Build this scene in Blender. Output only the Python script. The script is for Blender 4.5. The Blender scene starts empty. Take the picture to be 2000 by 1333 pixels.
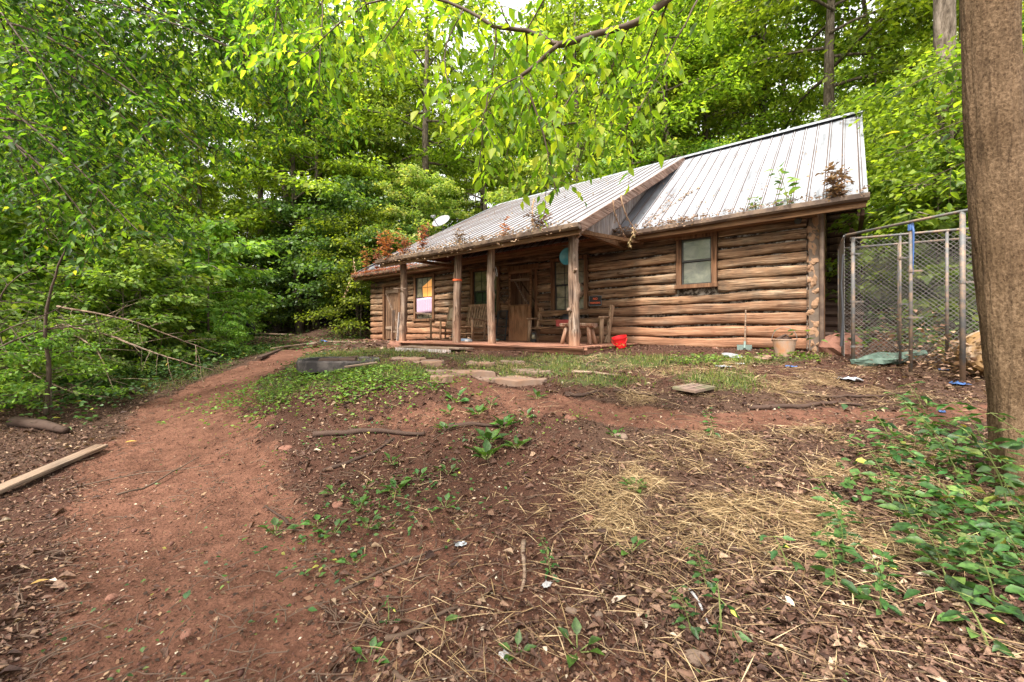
import bpy, math, random
import numpy as np
from mathutils import Vector, Matrix
R = math.radians
scene = bpy.context.scene
COL = scene.collection

# ---------------------------------------------------------------- camera, sky, sun, exposure
cam_d = bpy.data.cameras.new('camera'); cam = bpy.data.objects.new('camera', cam_d); COL.objects.link(cam)
cam.location = (0, 0, .34); cam.rotation_euler = (R(90), 0, 0)
cam_d.sensor_width = 36; cam_d.lens = 14.4; cam_d.shift_y = -.0108; cam_d.clip_end = 600; cam_d.clip_start = .05
scene.camera = cam
SUN_EL, SUN_AZ = 54, 214          # azimuth measured clockwise from +Y (away from the camera)
w = bpy.data.worlds.new('World'); scene.world = w; w.use_nodes = True
wn = w.node_tree.nodes; wl = w.node_tree.links
sky = wn.new('ShaderNodeTexSky'); sky.sky_type = 'NISHITA'; sky.sun_disc = False
sky.sun_elevation = R(SUN_EL); sky.sun_rotation = R(SUN_AZ); sky.air_density = 1.0; sky.dust_density = 8.0; sky.ozone_density = .3
mxs = wn.new('ShaderNodeMix'); mxs.data_type = 'RGBA'; mxs.inputs[0].default_value = .45     # thin bright cloud veil
wl.new(sky.outputs[0], mxs.inputs[6]); mxs.inputs[7].default_value = (8.8, 8.3, 7.5, 1)
wl.new(mxs.outputs[2], wn['Background'].inputs[0]); wn['Background'].inputs[1].default_value = .15
sd = bpy.data.lights.new('sun', 'SUN'); so = bpy.data.objects.new('sun', sd); COL.objects.link(so)
sd.energy = 2.5; sd.angle = R(6); sd.color = (1, .95, .87)
d = Vector((math.sin(R(SUN_AZ))*math.cos(R(SUN_EL)), math.cos(R(SUN_AZ))*math.cos(R(SUN_EL)), math.sin(R(SUN_EL))))
so.rotation_euler = d.to_track_quat('Z', 'Y').to_euler()
scene.view_settings.view_transform = 'Standard'; scene.view_settings.look = 'None'
scene.view_settings.exposure = 1.53; scene.view_settings.gamma = 1
scene.render.engine = 'CYCLES'
cy = scene.cycles
cy.max_bounces = 7; cy.diffuse_bounces = 4; cy.glossy_bounces = 2; cy.transmission_bounces = 4; cy.transparent_max_bounces = 4
cy.use_denoising = True
try: cy.use_light_tree = False
except Exception: pass

# ---------------------------------------------------------------- terrain height
C0 = np.array([5.20, 7.13]); U = np.array([-0.77320, 0.63416]); N = np.array([-0.63416, -0.77320])
_cp = np.array([
 (0,-4,-1.25),(-5,-3,-1.2),(5,-3,-1.1),(0,0,-1.15),(0,1.7,-1.10),(-2,1.7,-1.12),(2.2,1.7,-1.06),(4,1.6,-1.0),
 (-1.5,1.8,-1.12),(-2.56,3.1,-1.05),(-3.7,4.5,-.93),(-4.7,6.2,-.70),(-5.0,7.9,-.42),(-5.5,9.95,-.22),
 (-1.2,3.0,-1.02),(0,2.9,-1.0),(1.5,2.9,-.96),(3.7,3.0,-.86),(5.5,3.0,-.75),
 (-2.3,4.4,-.80),(-1.2,4.0,-.84),(0,3.9,-.76),(1.2,3.6,-.78),(2.2,3.6,-.72),(3.4,3.7,-.70),
 (-3.2,5.6,-.50),(-2.4,5.2,-.44),(-1.2,5.0,-.50),(0,4.95,-.50),(1.0,4.5,-.57),(2.03,4.1,-.62),(3.3,4.3,-.58),(4.85,4.3,-.55),(6.5,4.2,-.5),
 (-3.6,6.6,-.34),(-2.5,6.1,-.26),(-1,6.1,-.28),(.5,5.8,-.31),(2,5.4,-.34),(3.4,5.2,-.36),(4.95,5.95,-.17),(6,5.2,-.25),
 (-4,8.4,-.24),(-2.2,8.2,-.15),(0,7.2,-.16),(2,6.8,-.15),(3.6,6.9,-.10),(-3.2,10.8,-.13),(-5,12.5,-.10),(-5.2,15.5,-.06),
 (-9,15,.02),(-12.5,19,.1),(-7,6,-.68),(-6,4,-.93),(-5,2.2,-1.05),(-9,9,-.35),(-14,10,.0),(-20,16,.5),(-9,3,-1.0),(-9,-3,-1.2),
 (6,8,.05),(8,7,.1),(9,4,-.3),(10,0,-.8),(0,11,.0),(3,9,.0),(-2,13,.0),(0,17,.0),(5,13,0),(15,10,.3),(15,0,-.5)],float)
def _tk(r): 
    r = np.maximum(r, 1e-9); return r*r*np.log(r)
_A = _tk(np.hypot(_cp[:,None,0]-_cp[None,:,0], _cp[:,None,1]-_cp[None,:,1])) + np.eye(len(_cp))*.02
_P = np.c_[np.ones(len(_cp)), _cp[:,:2]]
_M = np.block([[_A,_P],[_P.T,np.zeros((3,3))]])
_W = np.linalg.solve(_M, np.r_[_cp[:,2],0,0,0])
def _hash(i, j, s):
    h = np.sin(i*127.1+j*311.7+s*74.7)*43758.5453
    return h-np.floor(h)
def vnoise(x, y, s=0):
    xi, yi = np.floor(x), np.floor(y); fx, fy = x-xi, y-yi
    fx = fx*fx*(3-2*fx); fy = fy*fy*(3-2*fy)
    a = _hash(xi,yi,s)*(1-fx)+_hash(xi+1,yi,s)*fx; b = _hash(xi,yi+1,s)*(1-fx)+_hash(xi+1,yi+1,s)*fx
    return a*(1-fy)+b*fy
def sstep(a, b, x):
    t = np.clip((x-a)/(b-a),0,1); return t*t*(3-2*t)
def hill(x, y):
    t = (x-C0[0])*U[0]+(y-C0[1])*U[1]; p = (x-C0[0])*N[0]+(y-C0[1])*N[1]
    p0 = 6.8*sstep(-.9,-.1,t)*(1-sstep(14.4,16.5,t)) + .3*(1-sstep(-.9,-.1,t)) - 1.2*sstep(14.4,17.5,t)
    d = np.maximum(0, -p-p0)
    # right-hand side beyond the pen
    d2 = np.maximum(0, (x-8.2)*.8+(y-7.5)*.5)
    d = np.maximum(d, d2*.9)
    q = .42*d*d/(d+1.2)
    return 7.5*(1-np.exp(-q/7.5))
def height(x, y, rough=True):
    x = np.asarray(x,float); y = np.asarray(y,float)
    xc = np.clip(x,-22,16); yc = np.clip(y,-5,19)
    z = np.full(np.broadcast(x,y).shape, _W[-3])+_W[-2]*xc+_W[-1]*yc
    for k in range(len(_cp)):
        z = z+_W[k]*_tk(np.hypot(xc-_cp[k,0], yc-_cp[k,1]))
    z = np.clip(z,-1.4,.9)+hill(x,y)
    if rough:
        z = z+.05*(vnoise(x*1.7,y*1.7,1)-.5)+.03*(vnoise(x*5,y*5,2)-.5)+.016*(vnoise(x*13,y*13,3)-.5)+.007*(vnoise(x*31,y*31,4)-.5)
    return z
# ---------------------------------------------------------------- end terrain

# ---------------------------------------------------------------- helpers
class MB:
    """collects shapes; build() links them as ONE mesh object"""
    def __init__(s): s.v = []; s.f = []; s.m = []
    def add(s, V, F, mi=0):
        b = len(s.v); s.v += [tuple(p) for p in V]; s.f += [tuple(i+b for i in f) for f in F]; s.m += [mi]*len(F); return s
    def hexa(s, c, ax, ay, az, mi=0):
        c = Vector(c); V = []
        for k in (-1, 1):
            for j in (-1, 1):
                for i in (-1, 1): V.append(c+ax*i+ay*j+az*k)
        return s.add(V, [(0,2,3,1),(4,5,7,6),(0,1,5,4),(2,6,7,3),(0,4,6,2),(1,3,7,5)], mi)
    def box(s, x0, x1, y0, y1, z0, z1, mi=0):
        return s.hexa(((x0+x1)/2,(y0+y1)/2,(z0+z1)/2), Vector(((x1-x0)/2,0,0)), Vector((0,(y1-y0)/2,0)), Vector((0,0,(z1-z0)/2)), mi)
    def beam(s, a, b, w, h, up=(0,0,1), mi=0):
        a = Vector(a); b = Vector(b); d = (b-a)/2; n = d.normalized()
        sd_ = n.cross(Vector(up))
        if sd_.length < 1e-4: sd_ = n.cross(Vector((1,0,0)))
        sd_.normalize(); u_ = sd_.cross(n).normalized()
        return s.hexa((a+b)/2, d, sd_*w/2, u_*h/2, mi)
    def tube(s, pts, rad, seg=8, cap=True, wob=0, rng=None, mi=0, flat=1.0):
        pts = [Vector(p) for p in pts]; n = len(pts)
        if not hasattr(rad, '__len__'): rad = [rad]*n
        t0 = (pts[1]-pts[0]).normalized(); ref = Vector((0,0,1)) if abs(t0.z) < .9 else Vector((1,0,0))
        a = t0.cross(ref).normalized(); V = []
        for i, p in enumerate(pts):
            t = (pts[min(i+1,n-1)]-pts[max(i-1,0)]).normalized()
            a = (a-t*a.dot(t)).normalized(); b = t.cross(a)
            for k in range(seg):
                an = 2*math.pi*k/seg; r = rad[i]*(1+(rng.uniform(-wob, wob) if wob else 0))
                V.append(p+a*math.cos(an)*r+b*math.sin(an)*r*flat)
        F = [(i*seg+k, i*seg+(k+1)%seg, (i+1)*seg+(k+1)%seg, (i+1)*seg+k) for i in range(n-1) for k in range(seg)]
        if cap: F += [tuple(range(seg))[::-1], tuple((n-1)*seg+k for k in range(seg))]
        return s.add(V, F, mi)
    def lathe(s, prof, c=(0,0,0), seg=20, mi=0, M=None):
        V = []
        for r, z in prof:
            for k in range(seg):
                v = Vector((r*math.cos(2*math.pi*k/seg), r*math.sin(2*math.pi*k/seg), z))
                if M: v = M @ v
                V.append(v+Vector(c))
        n = len(prof)
        return s.add(V, [(i*seg+k, i*seg+(k+1)%seg, (i+1)*seg+(k+1)%seg, (i+1)*seg+k) for i in range(n-1) for k in range(seg)], mi)
    def blob(s, c, r, seed=0, nu=10, nv=7, amp=.25, mi=0, rz=0):
        rg = random.Random(seed); V = []; c = Vector(c)
        ph = [rg.uniform(0, 6.3) for _ in range(6)]
        for j in range(nv+1):
            th = math.pi*j/nv
            for i in range(nu):
                a = 2*math.pi*i/nu
                q = 1+amp*(.5*math.sin(2*a+ph[0]+th)+.35*math.sin(3*a+ph[1])*math.sin(2*th+ph[2])+.4*math.sin(2*th+ph[3]+a))+amp*.35*rg.uniform(-1,1)*(0 < j < nv)
                x, y, z = r[0]*q*math.sin(th)*math.cos(a), r[1]*q*math.sin(th)*math.sin(a), r[2]*q*math.cos(th)
                V.append(c+Vector((x*math.cos(rz)-y*math.sin(rz), x*math.sin(rz)+y*math.cos(rz), z)))
        F = [(j*nu+i, (j+1)*nu+i, (j+1)*nu+(i+1)%nu, j*nu+(i+1)%nu) for j in range(nv) for i in range(nu)]
        return s.add(V, F, mi)
    def build(s, name, mat, parent=None, smooth=False, bevel=0):
        me = bpy.data.meshes.new(name); me.from_pydata(s.v, [], s.f)
        for m in (mat if isinstance(mat, (list, tuple)) else [mat]): me.materials.append(m)
        me.polygons.foreach_set('material_index', s.m)
        if smooth: me.polygons.foreach_set('use_smooth', [True]*len(s.f))
        me.update()
        o = bpy.data.objects.new(name, me); COL.objects.link(o)
        if parent: o.parent = parent
        if bevel:
            b = o.modifiers.new('bevel', 'BEVEL'); b.width = bevel; b.segments = 2; b.limit_method = 'ANGLE'
        return o

def mesh_np(name, V, F, mat, rnd=None, parent=None, smooth=False, attrs=None):
    me = bpy.data.meshes.new(name); V = np.asarray(V, np.float32); F = np.asarray(F, np.int32)
    k = F.shape[1]
    me.vertices.add(len(V)); me.vertices.foreach_set('co', V.ravel())
    me.loops.add(F.size); me.loops.foreach_set('vertex_index', F.ravel())
    me.polygons.add(len(F)); me.polygons.foreach_set('loop_start', np.arange(0, F.size, k, dtype=np.int32))
    me.polygons.foreach_set('loop_total', np.full(len(F), k, np.int32))
    if smooth: me.polygons.foreach_set('use_smooth', np.ones(len(F), bool))
    me.update(calc_edges=True)
    if rnd is not None:
        a = me.attributes.new('rnd', 'FLOAT', 'FACE'); a.data.foreach_set('value', np.asarray(rnd, np.float32))
    for nm, val in (attrs or {}).items():
        a = me.attributes.new(nm, 'FLOAT', 'POINT'); a.data.foreach_set('value', np.asarray(val, np.float32))
    me.materials.append(mat)
    o = bpy.data.objects.new(name, me); COL.objects.link(o)
    if parent: o.parent = parent
    return o

def leaf_arrays(P, D, Nn, L, W, fold=False, cup=.25):
    """P base points, D unit directions, Nn normals -> verts, quads"""
    P = np.asarray(P, float); D = np.asarray(D, float); Nn = np.asarray(Nn, float)
    D = D/np.maximum(np.linalg.norm(D, axis=1, keepdims=True), 1e-6)
    S = np.cross(D, Nn); S /= np.maximum(np.linalg.norm(S, axis=1, keepdims=True), 1e-6)
    Q = np.cross(S, D); L = np.asarray(L)[:,None]; W = np.asarray(W)[:,None]; n = len(P)
    T = P+D*L-Q*L*cup*.5
    if not fold:
        V = np.stack([P, P+D*L*.45+S*W*.5, T, P+D*L*.45-S*W*.5], 1).reshape(-1,3)
        return V, np.arange(4*n).reshape(-1,4), 1
    u1 = Q*W*cup
    Md = P+D*L*.45-Q*L*cup*.05; d1 = P+D*L*.16; d2 = P+D*L*.42-Q*L*cup*.04; d3 = P+D*L*.74-Q*L*cup*.26
    V = np.stack([P, d1+S*W*.30+u1*.6, d2+S*W*.50+u1, d3+S*W*.27+u1*.5, T, d3-S*W*.27+u1*.5, d2-S*W*.50+u1, d1-S*W*.30+u1*.6, Md], 1).reshape(-1,3)
    b = np.arange(n)[:,None]*9
    return V, np.concatenate([b+np.array([[0,1,2,8]]), b+np.array([[8,2,3,4]]), b+np.array([[8,4,5,6]]), b+np.array([[0,8,6,7]])], 1).reshape(-1,4), 4

def leaves_obj(name, P, D, Nn, L, W, mat, parent=None, fold=False, cup=.25, seed=0, rnd=None):
    V, F, k = leaf_arrays(P, D, Nn, L, W, fold, cup)
    r = np.random.default_rng(seed).random(len(P)) if rnd is None else rnd
    return mesh_np(name, V, F, mat, np.repeat(r, k), parent, smooth=fold)

def tag(o, label=None, cat=None, group=None, kind=None):
    if label: o['label'] = label
    if cat: o['category'] = cat
    if group: o['group'] = group
    if kind: o['kind'] = kind
    return o
def empty(name, loc=(0,0,0), rz=0, **k):
    o = bpy.data.objects.new(name, None); COL.objects.link(o); o.location = loc; o.rotation_euler = (0,0,rz); o.empty_display_size = .2
    return tag(o, **k)
def copy_tree(o, parent=None):
    c = o.copy(); COL.objects.link(c)
    if parent: c.parent = parent
    for ch in list(o.children): copy_tree(ch, c)
    return c
def gz(x, y): return float(height(x, y))

# ---------------------------------------------------------------- materials
def new_mat(name):
    m = bpy.data.materials.new(name); m.use_nodes = True; nt = m.node_tree
    return m, nt, nt.nodes, nt.links, nt.nodes['Principled BSDF']
def ramp(nt, src, stops):
    r = nt.nodes.new('ShaderNodeValToRGB'); nt.links.new(src, r.inputs[0]); e = r.color_ramp.elements
    while len(e) < len(stops): e.new(.5)
    for i, (p, c) in enumerate(stops): e[i].position = p; e[i].color = (*c, 1) if len(c) == 3 else c
    return r.outputs[0]
def noise(nt, vec, scale, detail=4, rough=.55, dist=0):
    n = nt.nodes.new('ShaderNodeTexNoise'); n.inputs['Scale'].default_value = scale; n.inputs['Detail'].default_value = detail
    n.inputs['Roughness'].default_value = rough; n.inputs['Distortion'].default_value = dist
    if vec: nt.links.new(vec, n.inputs['Vector'])
    return n.outputs['Fac']
def objvec(nt, scale=(1,1,1), kind='Object'):
    tc = nt.nodes.new('ShaderNodeTexCoord'); mp = nt.nodes.new('ShaderNodeMapping')
    nt.links.new(tc.outputs[kind], mp.inputs[0]); mp.inputs['Scale'].default_value = scale
    return mp.outputs[0]
def mixc(nt, fac, a, b, mode='MIX'):
    m = nt.nodes.new('ShaderNodeMix'); m.data_type = 'RGBA'; m.blend_type = mode
    for s_, v in ((m.inputs[0], fac), (m.inputs[6], a), (m.inputs[7], b)):
        if isinstance(v, (int, float)): s_.default_value = v
        elif isinstance(v, tuple): s_.default_value = (*v, 1)
        else: nt.links.new(v, s_)
    return m.outputs[2]
def math_n(nt, op, a, b=None):
    m = nt.nodes.new('ShaderNodeMath'); m.operation = op
    for i, v in enumerate((a, b)):
        if v is None: continue
        if isinstance(v, (int, float)): m.inputs[i].default_value = v
        else: nt.links.new(v, m.inputs[i])
    return m.outputs[0]
def maprange(nt, v, a, b, c=0., d_=1.):
    m = nt.nodes.new('ShaderNodeMapRange'); nt.links.new(v, m.inputs[0])
    for i, x in enumerate((a, b, c, d_)): m.inputs[i+1].default_value = x
    return m.outputs[0]
def bump(nt, bs, h, strength=.5, dist=.01):
    b = nt.nodes.new('ShaderNodeBump'); b.inputs['Strength'].default_value = strength; b.inputs['Distance'].default_value = dist
    nt.links.new(h, b.inputs['Height']); nt.links.new(b.outputs[0], bs.inputs['Normal'])
def attr(nt, name):
    a = nt.nodes.new('ShaderNodeAttribute'); a.attribute_name = name; return a.outputs['Fac']

def wood_mat(name, cols, axis=0, grain=(1.2, 22, 22), rough=.8, clay=None, knots=True, bumps=.6, grey=.3, spec=.25, island=False):
    """streaked weathered timber; axis = long direction of the piece in object space"""
    m, nt, N_, L_, bs = new_mat(name)
    sc = [grain[1]]*3; sc[axis] = grain[0]
    v = objvec(nt, tuple(sc)); n1 = noise(nt, v, 1, 6, .65, .4)
    v2 = objvec(nt, (1,1,1)); n2 = noise(nt, v2, 2.6, 4, .6)
    c = ramp(nt, n1, [(.32, cols[0]), (.5, cols[1]), (.68, cols[2])])
    greyc = ramp(nt, n2, [(.40, (1,1,1)), (.68, (1-grey*.8, 1-grey*.6, 1-grey*.35))])
    c = mixc(nt, 1., c, greyc, 'MULTIPLY')
    if knots:
        sk = [7]*3; sk[axis] = 2.6
        vo = nt.nodes.new('ShaderNodeTexVoronoi'); nt.links.new(objvec(nt, tuple(sk)), vo.inputs['Vector']); vo.inputs['Scale'].default_value = 1
        k = ramp(nt, vo.outputs['Distance'], [(.07, (.28,.20,.15)), (.17, (1,1,1))])
        c = mixc(nt, 1., c, k, 'MULTIPLY')
    # dark cracks along the grain
    sc2 = [60]*3; sc2[axis] = 1.6
    cr = noise(nt, objvec(nt, tuple(sc2)), 1, 3, .5)
    c = mixc(nt, 1., c, ramp(nt, cr, [(.34, (.25,.20,.17)), (.44, (1,1,1))]), 'MULTIPLY')
    if clay:
        z0, z1, cc = clay
        sx = nt.nodes.new('ShaderNodeSeparateXYZ'); tc = nt.nodes.new('ShaderNodeTexCoord'); L_.new(tc.outputs['Object'], sx.inputs[0])
        zz = math_n(nt, 'ADD', sx.outputs[2], math_n(nt, 'MULTIPLY', math_n(nt, 'SUBTRACT', n2, .5), 1.1))
        f = maprange(nt, zz, z0, z1, .62, 0)
        c = mixc(nt, f, c, mixc(nt, n1, cc, tuple(x*1.5 for x in cc)))
    if island:
        ge = nt.nodes.new('ShaderNodeNewGeometry')
        c = mixc(nt, 1., c, ramp(nt, ge.outputs['Random Per Island'], [(0, (.66,.62,.60)), (.5, (.95,.93,.90)), (1, (1.22,1.18,1.12))]), 'MULTIPLY')
    L_.new(c, bs.inputs['Base Color']); bs.inputs['Roughness'].default_value = rough; bs.inputs['Specular IOR Level'].default_value = spec
    bump(nt, bs, math_n(nt, 'ADD', n1, math_n(nt, 'MULTIPLY', cr, .8)), bumps, .018 if island else .012)
    return m
def plain_mat(name, col, rough=.6, metal=0, var=.35, nscale=9, spec=.4, bumps=.15, dirt=None, dscale=4):
    m, nt, N_, L_, bs = new_mat(name)
    n1 = noise(nt, objvec(nt), nscale, 5, .6)
    c = mixc(nt, n1, tuple(x*(1-var) for x in col), tuple(min(1, x*(1+var)) for x in col))
    if dirt:
        n2 = noise(nt, objvec(nt), dscale, 5, .65)
        c = mixc(nt, ramp(nt, n2, [(.45, (0,0,0)), (.62, (1,1,1))]), c, dirt)
    L_.new(c, bs.inputs['Base Color']); bs.inputs['Roughness'].default_value = rough; bs.inputs['Metallic'].default_value = metal
    bs.inputs['Specular IOR Level'].default_value = spec
    if bumps: bump(nt, bs, n1, bumps, .01)
    return m
def leaf_mat(name, stops, trans=.45, rough=.5, spec=.35, tboost=1.4, objvar=.25, mottle=0):
    m, nt, N_, L_, bs = new_mat(name)
    c = ramp(nt, attr(nt, 'rnd'), stops)
    if mottle: c = mixc(nt, 1., c, ramp(nt, noise(nt, objvec(nt), mottle, 5, .7), [(.36, (.45,.42,.40)), (.5, (.95,.93,.9)), (.66, (1.35,1.3,1.2))]), 'MULTIPLY')
    oi = nt.nodes.new('ShaderNodeObjectInfo')
    hs = nt.nodes.new('ShaderNodeHueSaturation'); L_.new(c, hs.inputs['Color'])
    L_.new(maprange(nt, oi.outputs['Random'], 0, 1, .485, .515), hs.inputs['Hue'])
    L_.new(maprange(nt, oi.outputs['Random'], 0, 1, 1-objvar, 1+objvar), hs.inputs['Value'])
    L_.new(hs.outputs[0], bs.inputs['Base Color']); bs.inputs['Roughness'].default_value = rough; bs.inputs['Specular IOR Level'].default_value = spec
    if trans > 0:
        tr = nt.nodes.new('ShaderNodeBsdfTranslucent'); mx = nt.nodes.new('ShaderNodeMixShader'); mx.inputs[0].default_value = trans
        L_.new(mixc(nt, 1., hs.outputs[0], (tboost*1.15, tboost*1.1, tboost*.45), 'MULTIPLY'), tr.inputs[0])
        L_.new(bs.outputs[0], mx.inputs[1]); L_.new(tr.outputs[0], mx.inputs[2])
        L_.new(mx.outputs[0], nt.nodes['Material Output'].inputs[0])
    return m

M = {}
tanw = [(.055,.029,.015), (.22,.132,.076), (.43,.305,.20)]
M['log'] = wood_mat('hewn_log', tanw, 0, (1.1, 17, 17), clay=(.0, 1.15, (.25,.12,.073)), grey=.5, bumps=1., island=True)
M['log_z'] = wood_mat('peeled_post', [(.085,.045,.03), (.23,.15,.105), (.42,.32,.245)], 2, (1.6, 26, 26), clay=(-.1, .5, (.30,.15,.09)), grey=.4, bumps=.9)
M['frame'] = wood_mat('brown_trim', [(.07,.032,.016), (.15,.075,.038), (.24,.13,.07)], 2, knots=False, grey=.25)
M['frame_x'] = wood_mat('brown_trim_long', [(.08,.04,.02), (.19,.10,.05), (.30,.17,.09)], 0, knots=False, grey=.3)
M['darkwood'] = wood_mat('dark_old_boards', [(.025,.013,.008), (.06,.032,.02), (.10,.06,.038)], 2, knots=False)  # very dark brown boards
M['soffit'] = wood_mat('reddish_porch_ceiling_boards', [(.09,.03,.018), (.20,.075,.04), (.28,.12,.065)], 1, knots=False)
M['door'] = wood_mat('old_plank_door', [(.06,.032,.02), (.15,.085,.05), (.27,.17,.10)], 2)
M['ply'] = wood_mat('stained_plywood', [(.11,.05,.025), (.23,.12,.06), (.34,.19,.10)], 2, (2.2, 9, 9), clay=(.1,.8,(.32,.15,.08)), knots=False, bumps=.2)
M['siding'] = wood_mat('weathered_grey_boards', [(.20,.13,.10), (.45,.38,.35), (.66,.61,.60)], 2, (1.2, 30, 30), knots=False, grey=.35)
M['rake'] = wood_mat('weathered_brown_fascia', [(.09,.045,.03), (.22,.135,.10), (.36,.26,.21)], 1, (1.2, 24, 24), knots=False)
M['porch'] = wood_mat('clay_stained_porch_boards', [(.13,.06,.04), (.30,.14,.09), (.42,.22,.15)], 0, (1.4, 18, 18), knots=False, grey=.3)
M['furn'] = wood_mat('weathered_furniture_wood', [(.10,.06,.035), (.28,.175,.105), (.46,.32,.21)], 2, (2.5, 30, 30), knots=False)
M['furn_x'] = wood_mat('weathered_bench_wood', [(.08,.042,.022), (.19,.11,.06), (.32,.20,.12)], 0, (2.5, 30, 30), knots=False)
M['board'] = wood_mat('weathered_loose_board', [(.10,.065,.045), (.24,.165,.115), (.38,.28,.21)], 0, (1.6, 30, 30), knots=False)
M['stick'] = plain_mat('dead_stick', (.10,.065,.045), .85, var=.6, nscale=14, bumps=.5)
M['root'] = plain_mat('dark_root', (.055,.032,.023), .85, var=.5, nscale=14, bumps=.6)
M['gutter'] = plain_mat('brown_gutter', (.085,.058,.045), .5, var=.5, nscale=6, dirt=(.17,.12,.085))
M['dark'] = plain_mat('dark_gap', (.012,.008,.006), .95, var=.3)
M['chink'] = plain_mat('crumbling_chinking', (.03,.021,.016), .95, var=.6, nscale=5, dirt=(.38,.34,.30), dscale=11, bumps=.6)
M['stone'] = plain_mat('tan_corner_stone', (.27,.165,.10), .9, var=.6, nscale=7, bumps=.8)
M['mortar'] = plain_mat('grey_mortar', (.125,.095,.075), .95, var=.35, nscale=12, bumps=.9)
M['redrock'] = plain_mat('clay_covered_rock', (.20,.095,.066), .9, var=.4, nscale=5, bumps=.9)
M['rock'] = plain_mat('grey_brown_rock', (.17,.12,.09), .9, var=.4, nscale=6, bumps=.9)
M['flag'] = plain_mat('worn_flagstone', (.19,.13,.10), .9, var=.35, nscale=5, bumps=.8, dirt=(.20,.12,.08))
M['steel'] = plain_mat('galvanised_steel', (.115,.118,.12), .65, .3, var=.3, nscale=9, dirt=(.25,.18,.13), dscale=7)
M['wire'] = plain_mat('galvanised_wire', (.17,.16,.15), .6, .3, var=.3)
M['concrete'] = plain_mat('charred_concrete_ring', (.028,.025,.026), .95, var=.6, nscale=6, bumps=1., dirt=(.11,.095,.09))
M['tire'] = plain_mat('black_rubber', (.02,.02,.022), .75, var=.4)
M['red'] = plain_mat('red_plastic', (.62,.015,.02), .35, var=.12, spec=.5, bumps=0)
M['dullred'] = plain_mat('faded_red_plastic', (.30,.05,.045), .6, var=.3)
M['black'] = plain_mat('black_plastic', (.018,.018,.02), .5, var=.4)
M['grille'] = plain_mat('black_louvred_plastic', (.03,.032,.038), .55, var=.3)
M['pail'] = plain_mat('rusty_pail', (.36,.26,.20), .6, .25, var=.3, nscale=4, dirt=(.40,.20,.10))
M['teal'] = plain_mat('teal_enamel', (.04,.17,.21), .35, var=.3)
M['dish'] = plain_mat('pale_grey_dish', (.23,.23,.26), .5, var=.1, bumps=0)
M['orange'] = plain_mat('orange_tape', (.75,.13,.04), .6, var=.1)
M['tarp'] = plain_mat('green_tarp', (.10,.16,.13), .55, var=.35, nscale=12)
M['yellow'] = plain_mat('yellow_barrel', (.22,.13,.05), .6, var=.2, nscale=3, dirt=(.27,.23,.19), dscale=3)
M['bluegrey'] = plain_mat('blue_grey_plastic', (.10,.14,.20), .5, var=.2)
M['blue'] = plain_mat('blue_plastic_scrap', (.05,.12,.31), .45, var=.3)
M['white'] = plain_mat('white_scrap', (.36,.36,.37), .6, var=.2)
M['silver'] = plain_mat('silver_scrap', (.42,.45,.50), .35, .5, var=.3)
M['lavender'] = plain_mat('lavender_curtain', (.44,.31,.42), .85, var=.12, nscale=20, bumps=.2)
M['blanket'] = plain_mat('cream_knit_throw', (.48,.37,.27), .95, var=.4, nscale=60, bumps=1.)
M['shovel'] = plain_mat('greenish_steel_blade', (.20,.27,.25), .5, .2, var=.3)
M['brick'] = plain_mat('brick_patterned_slab', (.24,.165,.135), .9, var=.35, nscale=8, bumps=.6, dirt=(.16,.15,.09))
M['deadveg'] = plain_mat('dead_vine', (.36,.24,.15), .9, var=.4, nscale=20, bumps=0)
M['stem'] = plain_mat('green_stem', (.16,.20,.06), .7, var=.3, bumps=0)
M['twig'] = plain_mat('twig_bark', (.075,.05,.035), .8, var=.4, nscale=10, bumps=.4)
M['sash'] = plain_mat('dark_window_sash', (.03,.03,.028), .5, var=.3)

def glass_mat(name, a, b, rough=.12):
    m, nt, N_, L_, bs = new_mat(name)
    n1 = noise(nt, objvec(nt, (3,1,5)), 1.4, 5, .6, .8)
    L_.new(ramp(nt, n1, [(.35, a), (.65, b)]), bs.inputs['Base Color']); bs.inputs['Roughness'].default_value = rough
    bs.inputs['Specular IOR Level'].default_value = .8
    return m
M['glass'] = glass_mat('old_window_glass', (.05,.06,.045), (.13,.14,.10))  # olive-grey noise stands in for the reflection and curtain in the pane
M['glass_tan'] = glass_mat('olive_tan_window_glass', (.10,.095,.06), (.24,.21,.14), .25)  # lighter olive-tan panes
M['glass_green'] = glass_mat('green_backed_glass', (.015,.03,.018), (.05,.075,.045), .2)
m, nt, N_, L_, bs = new_mat('painted_lamp_glow')
L_.new(ramp(nt, noise(nt, objvec(nt), 2.2, 3), [(.3, (.60,.22,.04)), (.7, (.70,.36,.12))]), bs.inputs['Base Color'])
L_.new(bs.inputs['Base Color'].links[0].from_socket, bs.inputs['Emission Color']); bs.inputs['Emission Strength'].default_value = .28
M['lampglow'] = m  # glowing orange colour paints the lamp-lit wall seen inside

# roof metal: pale galvalume with faint rust and lichen streaks running down the slope (object Y)
m, nt, N_, L_, bs = new_mat('pale_roof_metal')
n1 = noise(nt, objvec(nt, (9,.7,1)), 1, 5, .6); n2 = noise(nt, objvec(nt), 1.1, 5, .65)
c = ramp(nt, n1, [(.3, (.15,.165,.19)), (.5, (.27,.297,.34)), (.75, (.37,.405,.46))])
c = mixc(nt, 1., c, ramp(nt, n2, [(.40, (1,1,1)), (.70, (.72,.68,.66))]), 'MULTIPLY')
c = mixc(nt, ramp(nt, noise(nt, objvec(nt), 26, 3, .7), [(.66, (0,0,0)), (.74, (.8,.8,.8))]), c, (.22,.15,.11))
L_.new(c, bs.inputs['Base Color']); bs.inputs['Roughness'].default_value = .55; bs.inputs['Metallic'].default_value = .15
M['roof'] = m
M['rib'] = plain_mat('rust_stained_rib', (.085,.06,.053), .7, var=.4, nscale=4)
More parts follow.
